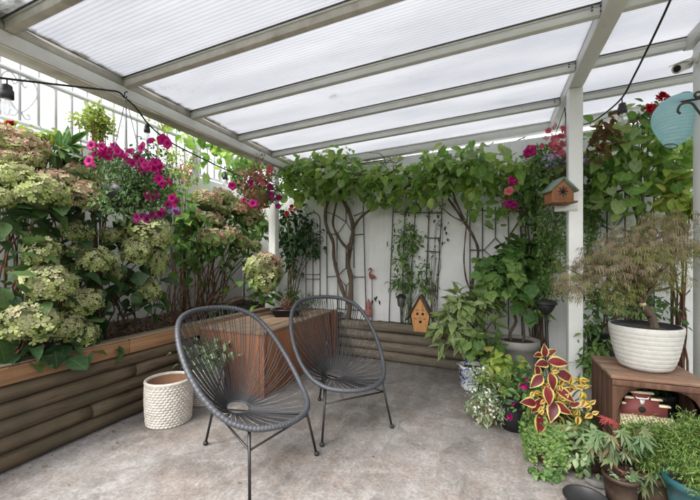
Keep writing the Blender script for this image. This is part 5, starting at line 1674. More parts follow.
leafmass('leaves', ROUND, MAT['kiwi'], t, [bw_(600, 134, 0.35, 16, 8, 0.18), bw_(622, 148, 0.4, 22, 10, 0.2), bw_(650, 160, 0.4, 28, 12, 0.22), bw_(680, 165, 0.35, 18, 14, 0.2), bw_(610, 172, 0.35, 18, 12, 0.18),
         bw_(640, 178, 0.35, 24, 8, 0.15), bw_(595, 195, 0.3, 10, 14, 0.12), bw_(655, 205, 0.25, 18, 8, 0.1), bw_(635, 138, 0.4, 16, 5, 0.12), bw_(680, 146, 0.4, 12, 7, 0.1), bw_(630, 212, 0.2, 10, 8, 0.08)], 330, (0.06, 0.13), **KI)
m = MB()
pos, out, _ = fill([bw_(600, 140, 0.5, 12, 12, 0.1), bw_(607, 130, 0.5, 10, 6, 0.08)], 130, 6, 0.05)
m.leaves(LANCE, pos, norm(rng.normal(size=pos.shape) + (0, 0, -0.7)), norm(rng.normal(size=pos.shape)), rng.uniform(0.05, 0.11, len(pos)))
m.build('dried_leaves', MAT['dry'], t, smooth=True)
for k in range(5):
    inst('flower', F_PUR[0], t, W(601 + rng.normal() * 2, 147 + rng.normal() * 2.5, 2.9), norm(rng.normal(size=3) + (0.3, -0.8, 0)), 0.055)
shrub('wax_vine', 'climber with pale green rounded leaves beside the right column', 'climber', (WW(684, 330, 0.1)[0], WW(684, 330, 0.1)[1], 0.0),
      [bw_(678, 183, 0.4, 10, 10, 0.08), bw_(672, 200, 0.4, 10, 8, 0.08), bw_(684, 205, 0.4, 8, 14, 0.08)], 80, ROUND, 'lime', (0.06, 0.1), clump=3, crad=0.04)
t = T('rose', 'climbing rose with two red blooms above the paper lantern', 'rose', (1.15, 3.75, 0))
cen = leafmass('leaves', OVATE, MAT['midleaf'], t, [blob(655, 112, 2.85, 12, 9, 0.1), blob(667, 105, 2.85, 8, 5, 0.08), blob(640, 122, 2.9, 10, 6, 0.1)], 110, (0.04, 0.075), clump=4, crad=0.04)
stems(t, MAT['greenstem'], (1.15, 3.75, 0), list(cen[:6]) + [W(662, 98, 2.75), W(650, 108, 2.75)], 0.008, 0.003, lift=0.2)
for px, py, s in ((662, 96.5, 0.07), (666, 98, 0.055), (659, 99, 0.05), (649, 108, 0.06), (653, 107, 0.05), (650, 111, 0.045), (662, 94, 0.05)):
    inst('flower', F_ROSE[0], t, W(px, py, 2.72), norm(np.array((0.4, -0.8, 0.5)) + rng.normal(size=3) * 0.3), s)

# climber on the middle trellis, dark climber in the corner
shrub('clematis', 'light green leafy climber growing up the trellis behind the caged light', 'climber', np.array((*WW(408, 320, 0.06)[:2], 0.43)),
      [bw_(406, 226, 0.07, 12, 8, 0.04), bw_(402, 243, 0.08, 14, 10, 0.05), bw_(414, 240, 0.08, 9, 10, 0.05), bw_(405, 262, 0.09, 15, 8, 0.05), bw_(418, 272, 0.09, 16, 10, 0.06), bw_(404, 282, 0.09, 16, 9, 0.06), bw_(424, 288, 0.09, 12, 7, 0.05), bw_(410, 210, 0.06, 8, 6, 0.03)],
      640, OVATE, 'fig_leaf', (0.035, 0.075), 'greenstem', 0.004, 14, clump=4, crad=0.035, down=0.6)
t = shrub('clematis', 'thin dark twining shoots with sparse leaves on the right rods of the middle trellis', 'climber', np.array((*WW(432, 322, 0.05)[:2], 0.43)),
      [bw_(433, 205, 0.05, 10, 10, 0.03), bw_(436, 235, 0.05, 5, 28, 0.03), bw_(428, 262, 0.05, 4, 28, 0.03), bw_(442, 225, 0.05, 3, 20, 0.03)], 70, OVATE, 'darkleaf', (0.03, 0.055), 'vine', 0.004, 8, clump=1, down=0.6)
shrub('jasmine', 'dense dark green climber just right of the left white post', 'climber', np.array((*WW(289, 300, 0.25)[:2], 0.48)),
      [bw_(298, 220, 0.15, 16, 16, 0.1), bw_(305, 238, 0.15, 16, 14, 0.1), bw_(292, 246, 0.2, 12, 14, 0.1), bw_(290, 262, 0.2, 10, 12, 0.08), bw_(312, 248, 0.15, 10, 8, 0.08), bw_(284, 225, 0.25, 8, 18, 0.1)], 700, OVATE, 'darkleaf', (0.05, 0.10), 'vine', 0.010, 10, clump=5, crad=0.05, down=0.7)
t = T('corner_rose', 'few small dark pink blooms above the dark climber in the corner', 'flowering plant', np.array((*WW(291, 300, 0.3)[:2], 0.48)))
stems(t, MAT['greenstem'], np.array((*WW(291, 300, 0.3)[:2], 0.48)), [W(290, 214, 4.7), W(286, 207, 4.7)], 0.005, 0.003)
for k in range(4):
    inst('flower', F_ROSE[0] if k % 2 else F_PINK[1], t, W(289 + rng.normal() * 3, 211 + rng.normal() * 4, 4.68), norm(np.array((0.4, -0.8, 0.3))), 0.055)
# sprig ornaments on the wall
t = T('wall_ornament', 'two small dark leaf shapes hanging on the wall beside the flamingo rod', 'ornament', WW(376, 297, 0.02))
m = MB()
for px, py, a in ((374, 297, 0.5), (377, 296, -0.4), (379, 300, 0.2), (373, 300, -0.3)):
    m.leaves(LANCE, [WW(px, py, 0.02)], [norm(wx * a + UP * -1)], [-FWD], 0.07)
m.build('leaf_shape', MAT['steel'], t)

# right hand hanging basket with pink and lilac flowers, trailing ivy
bc = W(560, 176, 3.2)
t = T('hanging_basket', 'hanging basket with pink and lilac flowers behind the middle white post', 'hanging basket', bc)
MB().lathe([(0.001, -0.16), (0.1, -0.14), (0.15, -0.04), (0.16, 0.03), (0.15, 0.03), (0.14, 0.0), (0.001, 0.0)], bc, 26).build('basket', MAT['liner'], t, smooth=True)
for k in range(3):
    a = 2.1 * k + 1
    MB().tube([(0.63, bc[1], RBZ), bc + (0.155 * math.cos(a), 0.155 * math.sin(a), 0.03)], 0.003, 5).build('cord', MAT['cable'], t)
cen = leafmass('leaves', OVATE, MAT['midleaf'], t, [blob(556, 170, 3.15, 20, 10, 0.2), blob(545, 178, 3.15, 14, 10, 0.15), blob(580, 172, 3.2, 12, 14, 0.15), blob(540, 160, 3.2, 10, 6, 0.1)], 600, (0.035, 0.07), clump=5, crad=0.05)
stems(t, MAT['greenstem'], bc, cen[rng.choice(len(cen), 16, replace=False)], 0.004, 0.002, lift=-0.3)
for k in range(40):
    inst('flower', F_PINK[k % 2], t, W(558 + rng.normal() * 5.5, 146 + rng.normal() * 7.5, 3.02 + rng.normal() * 0.06), norm(np.array((0.4, -0.8, 0.3)) + rng.normal(size=3) * 0.5), rng.uniform(0.04, 0.07))
for k in range(44):
    px, py = (556 + rng.normal() * 6, 160 + rng.normal() * 4.5) if k < 32 else (585 + rng.normal() * 3, 160 + rng.normal() * 3)
    inst('flower', F_LIL[0], t, W(px, py, 3.02 + rng.normal() * 0.06), norm(np.array((0.4, -0.8, 0.3)) + rng.normal(size=3) * 0.5), rng.uniform(0.025, 0.042))
t = T('ivy', 'long green trailing strands hanging on both sides of the middle white post', 'trailing plant', bc - (0, 0, 0.1))
m, ms = MB(), MB()
for k in range(24):
    if k < 10:
        px, y1 = rng.uniform(537, 566), rng.uniform(255, 330)
    else:
        px, y1 = rng.uniform(583, 602), rng.uniform(225, 285)
    z0 = 3.25 + rng.normal() * 0.12
    n = int((y1 - 185) / 2.2)
    y = np.linspace(185, y1, n)
    P = np.array([W(px + math.sin(yy * 0.07 + k) * 2.0, yy, z0) for yy in y])
    ms.tube(P[::3] if n > 6 else P, 0.002, 5)
    PP = np.repeat(P, 2, 0) + rng.normal(size=(2 * n, 3)) * 0.014
    m.leaves(OVATE, PP, norm(rng.normal(size=PP.shape) * (1, 1, 0.4) + (0, 0, -0.7)), norm(rng.normal(size=PP.shape) * 0.5 + (0.3, -0.7, 0.6)), rng.uniform(0.022, 0.042, 2 * n))
m.build('leaves', MAT['jenny'], t, smooth=True)
ms.build('strand', MAT['greenstem'], t)

b0 = np.array((*W(536, 340, 3.62)[:2], 0.0))
t = T('fuchsia', 'tall fuchsia with a few magenta and pink blooms left of the tan birdhouse', 'flowering plant', b0)
cen = leafmass('leaves', OVATE, MAT['fig_leaf'], t, [blob(525, 172, 3.55, 20, 10, 0.15), blob(518, 190, 3.55, 16, 14, 0.15), blob(533, 200, 3.55, 16, 20, 0.15), blob(540, 180, 3.5, 14, 12, 0.12), blob(530, 235, 3.55, 16, 20, 0.12), blob(548, 232, 3.55, 14, 22, 0.12), blob(537, 155, 3.6, 12, 5, 0.1)], 640, (0.04, 0.085), clump=5, crad=0.05, down=0.5)
stems(t, MAT['vine'], b0, cen[rng.choice(len(cen), 20, replace=False)], 0.009, 0.003)
for px, py, s, kd in ((530, 151, 0.12, 'm'), (533, 149, 0.08, 'k'), (512, 180, 0.085, 'm'), (514, 183, 0.07, 'm'), (509, 191, 0.09, 'k'), (512, 189, 0.07, 'k'), (510, 204, 0.10, 'u'), (514, 206, 0.08, 'u'), (506, 203, 0.06, 'u'), (528, 153, 0.09, 'm')):
    inst('flower', {'m': F_MAG[1], 'k': F_PINK[1], 'u': F_PUR[0]}[kd], t, W(px, py, 3.12), norm(np.array((0.4, -0.8, -0.2)) + rng.normal(size=3) * 0.4), s)

# ------------------------------------------------------------------ pots on the right
def floor_at(px, z, h=0.0):
    p = W(px, 300, z)
    p[2] = h
    return p
c = floor_at(517, 3.4)
t = T('potted_fig', 'fig with lobed mid green leaves in a grey clay pot', 'potted plant', c)
pot_body(t, c, 0.19, 0.14, 0.44, MAT['greypot'], 0.05)
m = MB()
limb(m, c + (-0.05, 0, 0.41), W(512, 300, 3.38), 0.017, 0.013, wig=0.05)
limb(m, c + (0.05, 0, 0.41), W(529, 300, 3.4), 0.015, 0.010, wig=0.03)
for q in ((500, 270), (520, 262), (488, 278), (510, 250)):
    limb(m, W(512, 300, 3.38), W(*q, 3.38), 0.012, 0.005)
for q in ((540, 262), (530, 245), (545, 280)):
    limb(m, W(529, 300, 3.4), W(*q, 3.4), 0.010, 0.005)
m.build('trunk', MAT['vine'], t, smooth=True)
leafmass('leaves', FIG, MAT['fig_leaf'], t, [blob(500, 272, 3.35, 24, 14, 0.18), blob(520, 262, 3.35, 22, 18, 0.2), blob(507, 250, 3.4, 16, 10, 0.15), blob(490, 283, 3.35, 14, 10, 0.12), blob(532, 285, 3.35, 16, 14, 0.15), blob(540, 255, 3.4, 12, 16, 0.12), blob(512, 296, 3.3, 20, 9, 0.14), blob(484, 265, 3.4, 8, 6, 0.08), blob(530, 308, 3.3, 10, 6, 0.08)], 330, (0.07, 0.125), clump=3, crad=0.05, down=0.7, o=0.8)

c = floor_at(482, 3.5)
t = T('variegated_shrub', 'bushy variegated shrub with cream edged leaves at the end of the log bed', 'shrub', c)
pot_body(t, c, 0.13, 0.10, 0.34, MAT['blackpot'])
cen = leafmass('leaves', LANCE, MAT['varieg'], t, [blob(465, 308, 3.42, 32, 16, 0.2), blob(450, 322, 3.4, 22, 14, 0.15), blob(478, 322, 3.35, 24, 15, 0.16), blob(462, 297, 3.45, 18, 9, 0.12), blob(446, 338, 3.38, 14, 10, 0.1), blob(485, 305, 3.4, 16, 12, 0.12), blob(466, 340, 3.3, 18, 8, 0.1)], 560, (0.09, 0.155), clump=6, crad=0.02, o=0.9, down=0.25, up=0.7, no=0.6, wid=1.35)
stems(t, MAT['stem'], c + (0, 0, 0.31), cen[rng.choice(len(cen), 24, replace=False)], 0.007, 0.004)

c = floor_at(472.5, 3.3)
t = T('china_pot', 'six-sided blue and white china pot on the floor by the log bed end', 'plant pot', c)
m = MB().lathe([(0.001, 0.012), (0.10, 0.012), (0.112, 0.0), (0.115, 0.02), (0.128, 0.19), (0.145, 0.205), (0.145, 0.222), (0.125, 0.222), (0.12, 0.17)], c, 6)
m.build('pot_wall', MAT['china'], t)
MB().lathe([(0.121, 0.185), (0.001, 0.19)], c, 6).build('soil', MAT['earth'], t)

c = floor_at(502, 2.82)
t = T('potted_lime_vine', 'lime green heart-leaved plant in a black pot between the china pot and the coleus', 'potted plant', c)
pot_body(t, c, 0.12, 0.09, 0.24, MAT['blackpot'])
cen = leafmass('leaves', ROUND, MAT['lime'], t, [blob(500, 365, 2.75, 20, 11, 0.12), blob(492, 380, 2.7, 14, 12, 0.1), blob(508, 378, 2.72, 12, 14, 0.1)], 85, (0.045, 0.095), clump=3, crad=0.05, down=0.5)
stems(t, MAT['greenstem'], c + (0, 0, 0.22), cen, 0.0045, 0.003)
c2 = floor_at(484, 3.15)
t = T('potted_trailer', 'drooping plant with mid green heart leaves behind the china pot', 'potted plant', c2)
pot_body(t, c2, 0.07, 0.055, 0.2, MAT['blackpot'])
cen = leafmass('leaves', ROUND, MAT['jenny'], t, [blob(474, 346, 3.12, 11, 6, 0.08), blob(488, 344, 3.1, 13, 5, 0.08), blob(497, 350, 3.05, 8, 8, 0.08), blob(482, 352, 3.08, 10, 5, 0.08)], 60, (0.05, 0.09), clump=3, crad=0.04, down=0.5)
stems(t, MAT['greenstem'], c2 + (0, 0, 0.18), cen[:12], 0.004, 0.003)

c = floor_at(486, 2.62)
t = T('potted_alyssum', 'cloud of tiny white alyssum flowers spilling onto the concrete', 'potted plant', c)
pot_body(t, c, 0.09, 0.075, 0.15, MAT['terracotta'])
al = [blob(482, 388, 2.62, 12, 18, 0.10), blob(478, 404, 2.58, 11, 16, 0.10), blob(490, 410, 2.55, 15, 12, 0.12), blob(496, 398, 2.58, 12, 14, 0.1), blob(480, 372, 2.66, 7, 8, 0.06)]
leafmass('leaves', LANCE, MAT['sage'], t, al, 1500, (0.02, 0.04), clump=8, crad=0.025)
pos, out, cen = fill(al, 400, 6, 0.014, 6)
m = MB().leaves(FLORET, pos + out * 0.012, norm(np.cross(out, rng.normal(size=out.shape))), norm(out + UP * 0.6 - FWD * 0.6), rng.uniform(0.009, 0.016, len(pos)))
m.build('blossom', MAT['whitepetal'], t)
m = MB()
pos, out, _ = fill([blob(497, 384, 2.55, 12, 12, 0.08), blob(482, 376, 2.6, 8, 8, 0.05)], 120, 6, 0.02)
m.leaves(SMALL, pos, leafdir(out), leafnrm(out), rng.uniform(0.015, 0.03, len(pos)))
m.build('yellow_leaves', MAT['lime'], t)

c = floor_at(514, 2.52)
t = T('potted_petunia', 'black pot with small magenta petunias against the coleus pot', 'potted plant', c)
pot_body(t, c, 0.10, 0.08, 0.235, MAT['blackpot'])
cen = leafmass('leaves', OVATE, MAT['midleaf'], t, [blob(524, 374, 2.5, 12, 10, 0.1), blob(514, 386, 2.46, 12, 8, 0.1), blob(518, 402, 2.4, 8, 14, 0.06), blob(530, 384, 2.45, 8, 12, 0.08)], 240, (0.03, 0.06), clump=4, crad=0.03)
stems(t, MAT['greenstem'], c + (0, 0, 0.2), cen[:16], 0.0035, 0.002, lift=-0.2)
for px, py, s in ((523, 386, 0.05), (526, 388, 0.035), (510.5, 416.5, 0.055), (508.5, 418, 0.04), (527, 379, 0.03), (513, 404, 0.03)):
    inst('flower', F_MAG[2], t, W(px, py, 2.36), norm(np.array((0.4, -0.8, 0.1)) + rng.normal(size=3) * 0.4), s)

# coleus with creeping jenny
c = floor_at(557, 2.12)
t = T('potted_coleus', 'coleus with crimson yellow-edged leaves above trailing creeping jenny', 'potted plant', c)
pot_body(t, c, 0.155, 0.115, 0.27, MAT['terracotta'])
cl = [(537, 381, 15, -0.75, -0.65), (553, 382, 15, 0.1, -1), (567, 376, 18, 0.95, -0.25), (559, 361.5, 17, 1, 0.1), (543, 363, 14, -0.9, 0.2), (539, 354.5, 9, -0.9, 0.2), (545, 351, 11, 0.0, 1), (551, 352, 10, 0.6, 0.6),
      (566, 394, 18, 0.9, -0.5), (549, 396, 16, 0.1, -0.9), (530, 402, 15, -0.95, 0.2), (538, 406, 15, -0.5, -0.85), (553, 411, 17, -0.2, -0.6), (563, 408, 17, 0.95, -0.05), (541, 424, 18, -0.25, -1),
      (549, 426, 13, 0.1, -1), (560, 425, 18, 0.5, -0.9), (573, 416, 14, 0.9, -0.4), (538, 370, 10, -0.3, 0.9), (547, 390, 10, -0.5, 0.5), (569, 390, 10, 0.8, 0.6), (538, 394, 10, -0.6, 0.6), (575, 404, 10, 0.8, 0.2)]
m = MB()
for px, py, L, dx, dy in cl:
    zc = 1.98 + rng.normal() * 0.02
    d = norm(RIGHT * dx + UP * dy - FWD * 0.35 + rng.normal(size=3) * 0.1)
    size = L * 1.2 * zc / FPX
    cen_ = W(px, py, zc)
    m.leaves(COLEUS, [cen_ - d * size * 0.5], [d], [norm(-FWD * 0.75 + UP * 0.65 + rng.normal(size=3) * 0.15)], size)
m.build('leaves', MAT['coleus'], t, smooth=True)
m = MB()
cs_ = [(583, 388), (577, 409), (590, 404), (592, 414), (585, 400), (574, 415), (560, 385), (546, 386), (556, 399), (545, 400), (552, 372), (561, 400), (581, 392), (579, 380), (534, 392), (570, 384), (540, 414), (578, 416)]
for px, py in cs_:
    for k in range(4):
        zc = 2.0 + rng.normal() * 0.03
        a = rng.random() * 6.28
        d = norm(RIGHT * math.cos(a) + UP * math.sin(a) - FWD * 0.4)
        m.leaves(COLEUS, [W(px, py, zc)], [d], [norm(-FWD * 0.7 + UP * 0.7 + rng.normal(size=3) * 0.2)], rng.uniform(0.032, 0.055))
m.build('young_leaves', MAT['coleus_small'], t, smooth=True)
m = MB()
for px, py in [(q[0], q[1]) for q in cl] + cs_:
    limb(m, c + (rng.normal() * 0.03, rng.normal() * 0.03, 0.24), W(px, py, 2.03), 0.005, 0.003, wig=0.01)
m.build('stem', MAT['greenstem'], t, smooth=True)
m = MB()
for k in range(70):
    a = rng.uniform(-2.9, 0.5)
    p0 = c + np.array((0.15 * math.cos(a), 0.15 * math.sin(a), 0.265))
    bot = rng.uniform(0.01, 0.16)
    n = int((0.27 - bot) / 0.009)
    zz = np.linspace(0.27, bot, n)
    rr = 0.155 + 0.05 * np.sin(np.linspace(0, 1, n) * 2.6) + rng.normal(size=n) * 0.006
    aa = a + np.cumsum(rng.normal(size=n)) * 0.018
    P = np.stack([c[0] + rr * np.cos(aa), c[1] + rr * np.sin(aa), zz], 1)
    P2 = np.repeat(P, 2, 0) + rng.normal(size=(2 * n, 3)) * 0.006
    out = np.repeat(np.stack([np.cos(aa), np.sin(aa), 0 * aa], 1), 2, 0)
    sd_ = np.cross(out, UP) * np.tile([1, -1], n)[:, None]
    m.leaves(ROUND, P2, norm(sd_ + rng.normal(size=P2.shape) * 0.4 + out * 0.3), norm(out + UP * 0.5 + rng.normal(size=P2.shape) * 0.25), rng.uniform(0.010, 0.019, 2 * n))
pos, out, _ = fill([blob(540, 418, 2.05, 16, 8, 0.1), blob(568, 420, 2.05, 16, 8, 0.1)], 200, 5, 0.03)
m.leaves(ROUND, pos, leafdir(out), leafnrm(out), rng.uniform(0.012, 0.022, len(pos)))
m.build('creeping_jenny', MAT['jenny'], t, smooth=True)

c = floor_at(586, 2.0)
t = T('potted_sage', 'trailing plant with pale grey-green oval leaves right of the coleus', 'potted plant', c)
pot_body(t, c, 0.085, 0.07, 0.17, MAT['darkbasket'])
cen = leafmass('leaves', OVATE, MAT['sage'], t, [blob(580, 436, 1.93, 12, 10, 0.06), blob(584, 455, 1.9, 10, 16, 0.05), blob(592, 440, 1.95, 10, 12, 0.06), blob(572, 448, 1.95, 7, 12, 0.05)], 130, (0.035, 0.06), clump=4, crad=0.025, down=0.7)
stems(t, MAT['greenstem'], c + (0, 0, 0.16), cen, 0.003, 0.002, lift=-0.3)
def seedling(label, px, py):
    c = WZ(px, py + 5, 0.0)
    t = T('seedling', label, 'seedling', c, 'seedlings growing from the concrete')
    z = np.linalg.norm(np.dot(c, FWD))
    leafmass('leaves', ROUND, MAT['midleaf'], t, [blob(px, py, z, 6, 3, 0.04)], 26, (0.02, 0.04), clump=2, crad=0.01, down=0.0)
    stems(t, MAT['greenstem'], c, [c + np.array((rng.normal() * 0.03, rng.normal() * 0.03, 0.035)) for _ in range(6)], 0.002, 0.0015, jitter=0.005)
seedling('low green seedling tuft on the concrete, left one of two below the coleus', 535, 470)
seedling('low green seedling tuft on the concrete, right one of two below the coleus', 553, 474)

# laceleaf maple in the white bowl on the crate
c = np.array(((KX0 + KX1) / 2 + 0.008, (KY0 + KY1) / 2, KH + 0.001))
t = T('potted_maple', 'laceleaf maple with bronze foliage in a white ridged bowl on the crate', 'potted plant', c)
prof = [(0.001, 0.0), (0.096, 0.0), (0.107, 0.006)]
bh_, n = 0.25, 90
for k in range(n + 1):
    u = k / n
    r = 0.107 + 0.068 * (u ** 0.5) - 0.003 * u
    ridge = 0.0022 * abs(math.sin(u * 9 * math.pi)) ** 0.4
    prof.append((r + ridge, 0.006 + (bh_ - 0.02) * u))
prof += [(0.173, bh_ - 0.008), (0.172, bh_), (0.160, bh_ - 0.002), (0.153, bh_ - 0.05)]
MB().lathe(prof, c, 56).build('bowl', MAT['bowl'], t, smooth=True)
m = MB().lathe([(0.1615, bh_ - 0.0025), (0.1595, bh_ + 0.0025), (0.1525, bh_ - 0.04)], c, 56)
m.build('inner_rim', MAT['blackpot'], t, smooth=True)
MB().lathe([(0.155, bh_ - 0.035), (0.1, bh_ - 0.02), (0.001, bh_ - 0.018)], c, 40).build('soil', MAT['earth'], t, smooth=True)
zt = 2.05
m = MB()
P = spline([W(655, 331, zt), W(652, 318, zt), W(645, 307, zt), W(636, 299, zt), W(627, 293, zt - 0.02)], 6)
m.tube(P, np.linspace(0.024, 0.015, len(P)) * (1 + 0.07 * np.sin(np.arange(len(P)) * 1.3)), 10)
P = spline([W(650, 316, zt), W(644, 308, zt - 0.02), W(642, 303, zt - 0.03)], 4)
m.tube(P, np.linspace(0.018, 0.014, len(P)), 10)
tips = [(600, 255, 0.05), (575, 285, -0.05), (625, 238, 0.1), (655, 225, 0.15), (680, 235, 0.1), (665, 265, -0.1), (610, 292, -0.12), (640, 262, -0.15), (590, 262, 0.12), (685, 270, 0.1), (570, 270, 0.05), (645, 245, -0.1)]
for px, py, dz in tips:
    limb(m, P[-1] if px > 640 else W(627, 293, zt - 0.02), W(px, py, zt + dz), 0.010, 0.003, lift=0.5, wig=0.03)
MB().tube([W(643, 305, zt - 0.034), W(642.4, 303, zt - 0.036)], 0.0155, 12).build('pruned_stub', MAT['cream'], t, smooth=True)
m.build('trunk', MAT['vine'], t, smooth=True)
def lacy(mb, blobs, n, size, tm=LACE):
    pos, out, cen = fill(blobs, n, 7, 0.035, 2.0)
    hor = norm(out * (1, 1, 0) + rng.normal(size=out.shape) * (0.5, 0.5, 0))
    mb.leaves(tm, pos, norm(hor * 0.8 + (0, 0, -0.55) + rng.normal(size=out.shape) * 0.25), norm(hor * 0.45 + UP + rng.normal(size=out.shape) * 0.2), rng.uniform(size[0], size[1], len(pos)))
m = MB()
lacy(m, [blob(665, 222, zt + 0.1, 22, 5, 0.13), blob(640, 231, zt + 0.06, 22, 5, 0.14), blob(690, 228, zt + 0.1, 8, 6, 0.1), blob(625, 245, zt + 0.02, 24, 5, 0.14), blob(603, 255, zt, 20, 5, 0.12), blob(584, 268, zt, 17, 5, 0.11), blob(567, 283, zt - 0.05, 13, 6, 0.1),
         blob(650, 248, zt - 0.05, 26, 5, 0.14), blob(674, 244, zt + 0.05, 17, 6, 0.12), blob(630, 265, zt - 0.1, 28, 5, 0.14), blob(604, 276, zt - 0.08, 20, 5, 0.12), blob(656, 264, zt - 0.1, 18, 5, 0.12), blob(581, 290, zt - 0.05, 13, 4, 0.09)], 1800, (0.028, 0.052))
m.build('foliage', MAT['maple'], t)
m = MB()
lacy(m, [blob(640, 280, zt - 0.05, 24, 6, 0.13), blob(610, 289, zt - 0.05, 22, 5, 0.12), blob(667, 276, zt, 14, 8, 0.1), blob(618, 300, zt - 0.05, 14, 4, 0.1), blob(684, 252, zt, 9, 10, 0.1), blob(650, 256, zt - 0.1, 24, 5, 0.12)], 900, (0.028, 0.050), LACE2)
m.build('inner_foliage', MAT['maple_green'], t)

c = floor_at(604, 2.98)
t = T('potted_shrub', 'green leafed shrub in a tall black pot behind the crate', 'potted plant', c)
pot_body(t, c, 0.125, 0.10, 0.63, MAT['blackpot'], 0.03)
cen = leafmass('leaves', OVATE, MAT['midleaf'], t, [blob(600, 300, 2.95, 16, 14, 0.14), blob(625, 305, 2.95, 20, 12, 0.14), blob(590, 318, 2.9, 10, 12, 0.1), blob(645, 300, 2.95, 14, 12, 0.12), blob(665, 310, 2.95, 14, 10, 0.1)], 330, (0.04, 0.08), clump=4, crad=0.05)
stems(t, MAT['vine'], c + (0, 0, 0.6), cen[rng.choice(len(cen), 12, replace=False)], 0.010, 0.004)
c = floor_at(592, 2.84)
t = T('potted_fern', 'bright green low fern between the middle white post and the crate', 'potted plant', c)
pot_body(t, c, 0.10, 0.08, 0.30, MAT['greypot'])
cen = leafmass('leaves', LANCE, MAT['jenny'], t, [blob(592, 352, 2.78, 12, 10, 0.1), blob(586, 368, 2.74, 10, 10, 0.08), blob(600, 345, 2.8, 8, 8, 0.08), blob(585, 335, 2.85, 7, 10, 0.08)], 260, (0.05, 0.10), clump=6, crad=0.03, o=1.0)
stems(t, MAT['greenstem'], c + (0, 0, 0.28), cen[:18], 0.003, 0.002)

# pots seen inside the crate
c = np.array((KX0 + 0.10, KY1 - 0.13, 0.059))
t = T('glazed_pot', 'deep blue glazed pot at the back of the crate', 'plant pot', c)
pot_body(t, c, 0.075, 0.05, 0.455, MAT['bluepot'], lip=1.05)
c = np.array((KX1 - 0.11, KY1 - 0.125, 0.059))
t = T('plastic_pot', 'plain black plastic pot at the right of the crate', 'plant pot', c)
pot_body(t, c, 0.085, 0.06, 0.36, MAT['blackpot'])
leafmass('leaves', LANCE, MAT['darkleaf'], t, [(c + (-0.03, -0.02, 0.41), 0.06, 0.05, 0.05)], 60, (0.05, 0.09), clump=3, crad=0.02)
bs = np.array((KX0 + 0.15, KY0 + 0.155, 0.059))
t = T('plastic_pot', 'upturned dark pot carrying the barn birdhouse in the crate', 'plant pot', bs)
MB().lathe([(0.085, 0.0), (0.088, 0.012), (0.070, 0.18), (0.001, 0.1805)], bs, 30).build('pot_wall', MAT['blackpot'], t, smooth=True)

# small maple in the dark stave pot
c = floor_at(621, 1.74)
t = T('potted_maple', 'small green maple with a red tip in a dark stave pot before the crate', 'potted plant', c)
pot_body(t, c, 0.076, 0.06, 0.145, MAT['darkbasket'], 0.012, 28)
m = MB()
tip = W(609, 420, 1.78)
limb(m, c + (0, 0, 0.13), W(616, 440, 1.75), 0.006, 0.004)
pts_ = [(598, 436), (607, 446), (592, 448), (614, 452), (626, 436), (634, 442), (641, 430), (622, 450), (632, 472), (640, 478), (652, 470), (646, 476), (603, 430), (618, 432), (596, 443), (610, 438), (629, 446), (638, 437)]
for px, py in pts_:
    limb(m, c + (0, 0, 0.14) if py > 460 else W(616, 446, 1.75), W(px, py - 2, 1.72), 0.0028, 0.0015, lift=-0.2, wig=0.006)
limb(m, W(616, 440, 1.75), tip, 0.003, 0.002)
m.build('stem', MAT['redstem'], t, smooth=True)
m = MB()
for px, py in pts_:
    s = 1 if px > 616 else -1
    for k in range(2):
        d = norm(RIGHT * s * rng.uniform(0.1, 0.9) + UP * rng.uniform(-0.9, -0.1) - FWD * 0.5)
        m.leaves(PALM, [W(px + rng.normal() * 2, py + rng.normal() * 2, 1.71 + rng.normal() * 0.02)], [d], [norm(UP * 0.8 - FWD * 0.6 + rng.normal(size=3) * 0.2)], rng.uniform(0.05, 0.085))
m.build('leaves', MAT['maple_small'], t)
m = MB()
for k in range(7):
    a = rng.random() * 6.28
    m.leaves(PALM, [tip + rng.normal(size=3) * 0.008], [norm(np.array((math.cos(a), math.sin(a), rng.uniform(-0.3, 0.5))))], [UP - FWD * 0.4], rng.uniform(0.03, 0.052))
m.build('red_leaves', MAT['redtip'], t)
m = MB()
pos, out, _ = fill([(c + (0, 0, 0.15), 0.07, 0.02, 0.07)], 60, 4, 0.01)
m.leaves(SMALL, pos, leafdir(out), leafnrm(out), rng.uniform(0.012, 0.024, len(pos)))
m.build('ground_leaves', MAT['sage'], t)

# feathery plants
def feathery(t, blobs, n, base, nst=40):
    pos, out, cen = fill(blobs, 60, 1, 0.0, 2.0)
    ms = MB()
    P_, D_ = [], []
    for q in cen:
        d = norm(q - base)
        mid = limb(ms, base + rng.normal(size=3) * (0.02, 0.02, 0), q, 0.0022, 0.001, lift=0.5, wig=0.01)
        k = n // len(cen)
        u = rng.random(k) ** 0.7
        i = np.clip((u * (len(mid) - 1)).astype(int), 0, len(mid) - 2)
        f = (u * (len(mid) - 1) - i)[:, None]
        P_.append(mid[i] * (1 - f) + mid[i + 1] * f + rng.normal(size=(k, 3)) * 0.012)
        D_.append(norm(d * 0.5 + rng.normal(size=(k, 3)) * 0.7))
    P_, D_ = np.concatenate(P_), np.concatenate(D_)
    p2, o2, _ = fill(blobs, n // 2, 10, 0.018, 2.0)
    P_ = np.concatenate([P_, p2]); D_ = np.concatenate([D_, norm(o2 + rng.normal(size=o2.shape))])
    m = MB().leaves(LANCE, P_, D_, norm(UP + rng.normal(size=P_.shape) * 0.6), rng.uniform(0.010, 0.027, len(P_)), wid=0.62)
    m.build('leaves', MAT['fern'], t, smooth=True)
    ms.build('stem', MAT['greenstem'], t)
c = floor_at(652, 1.76)
t = T('potted_fern', 'feathery bright green plant in front of the barn birdhouse', 'potted plant', c)
pot_body(t, c, 0.085, 0.07, 0.15, MAT['darkbasket'])
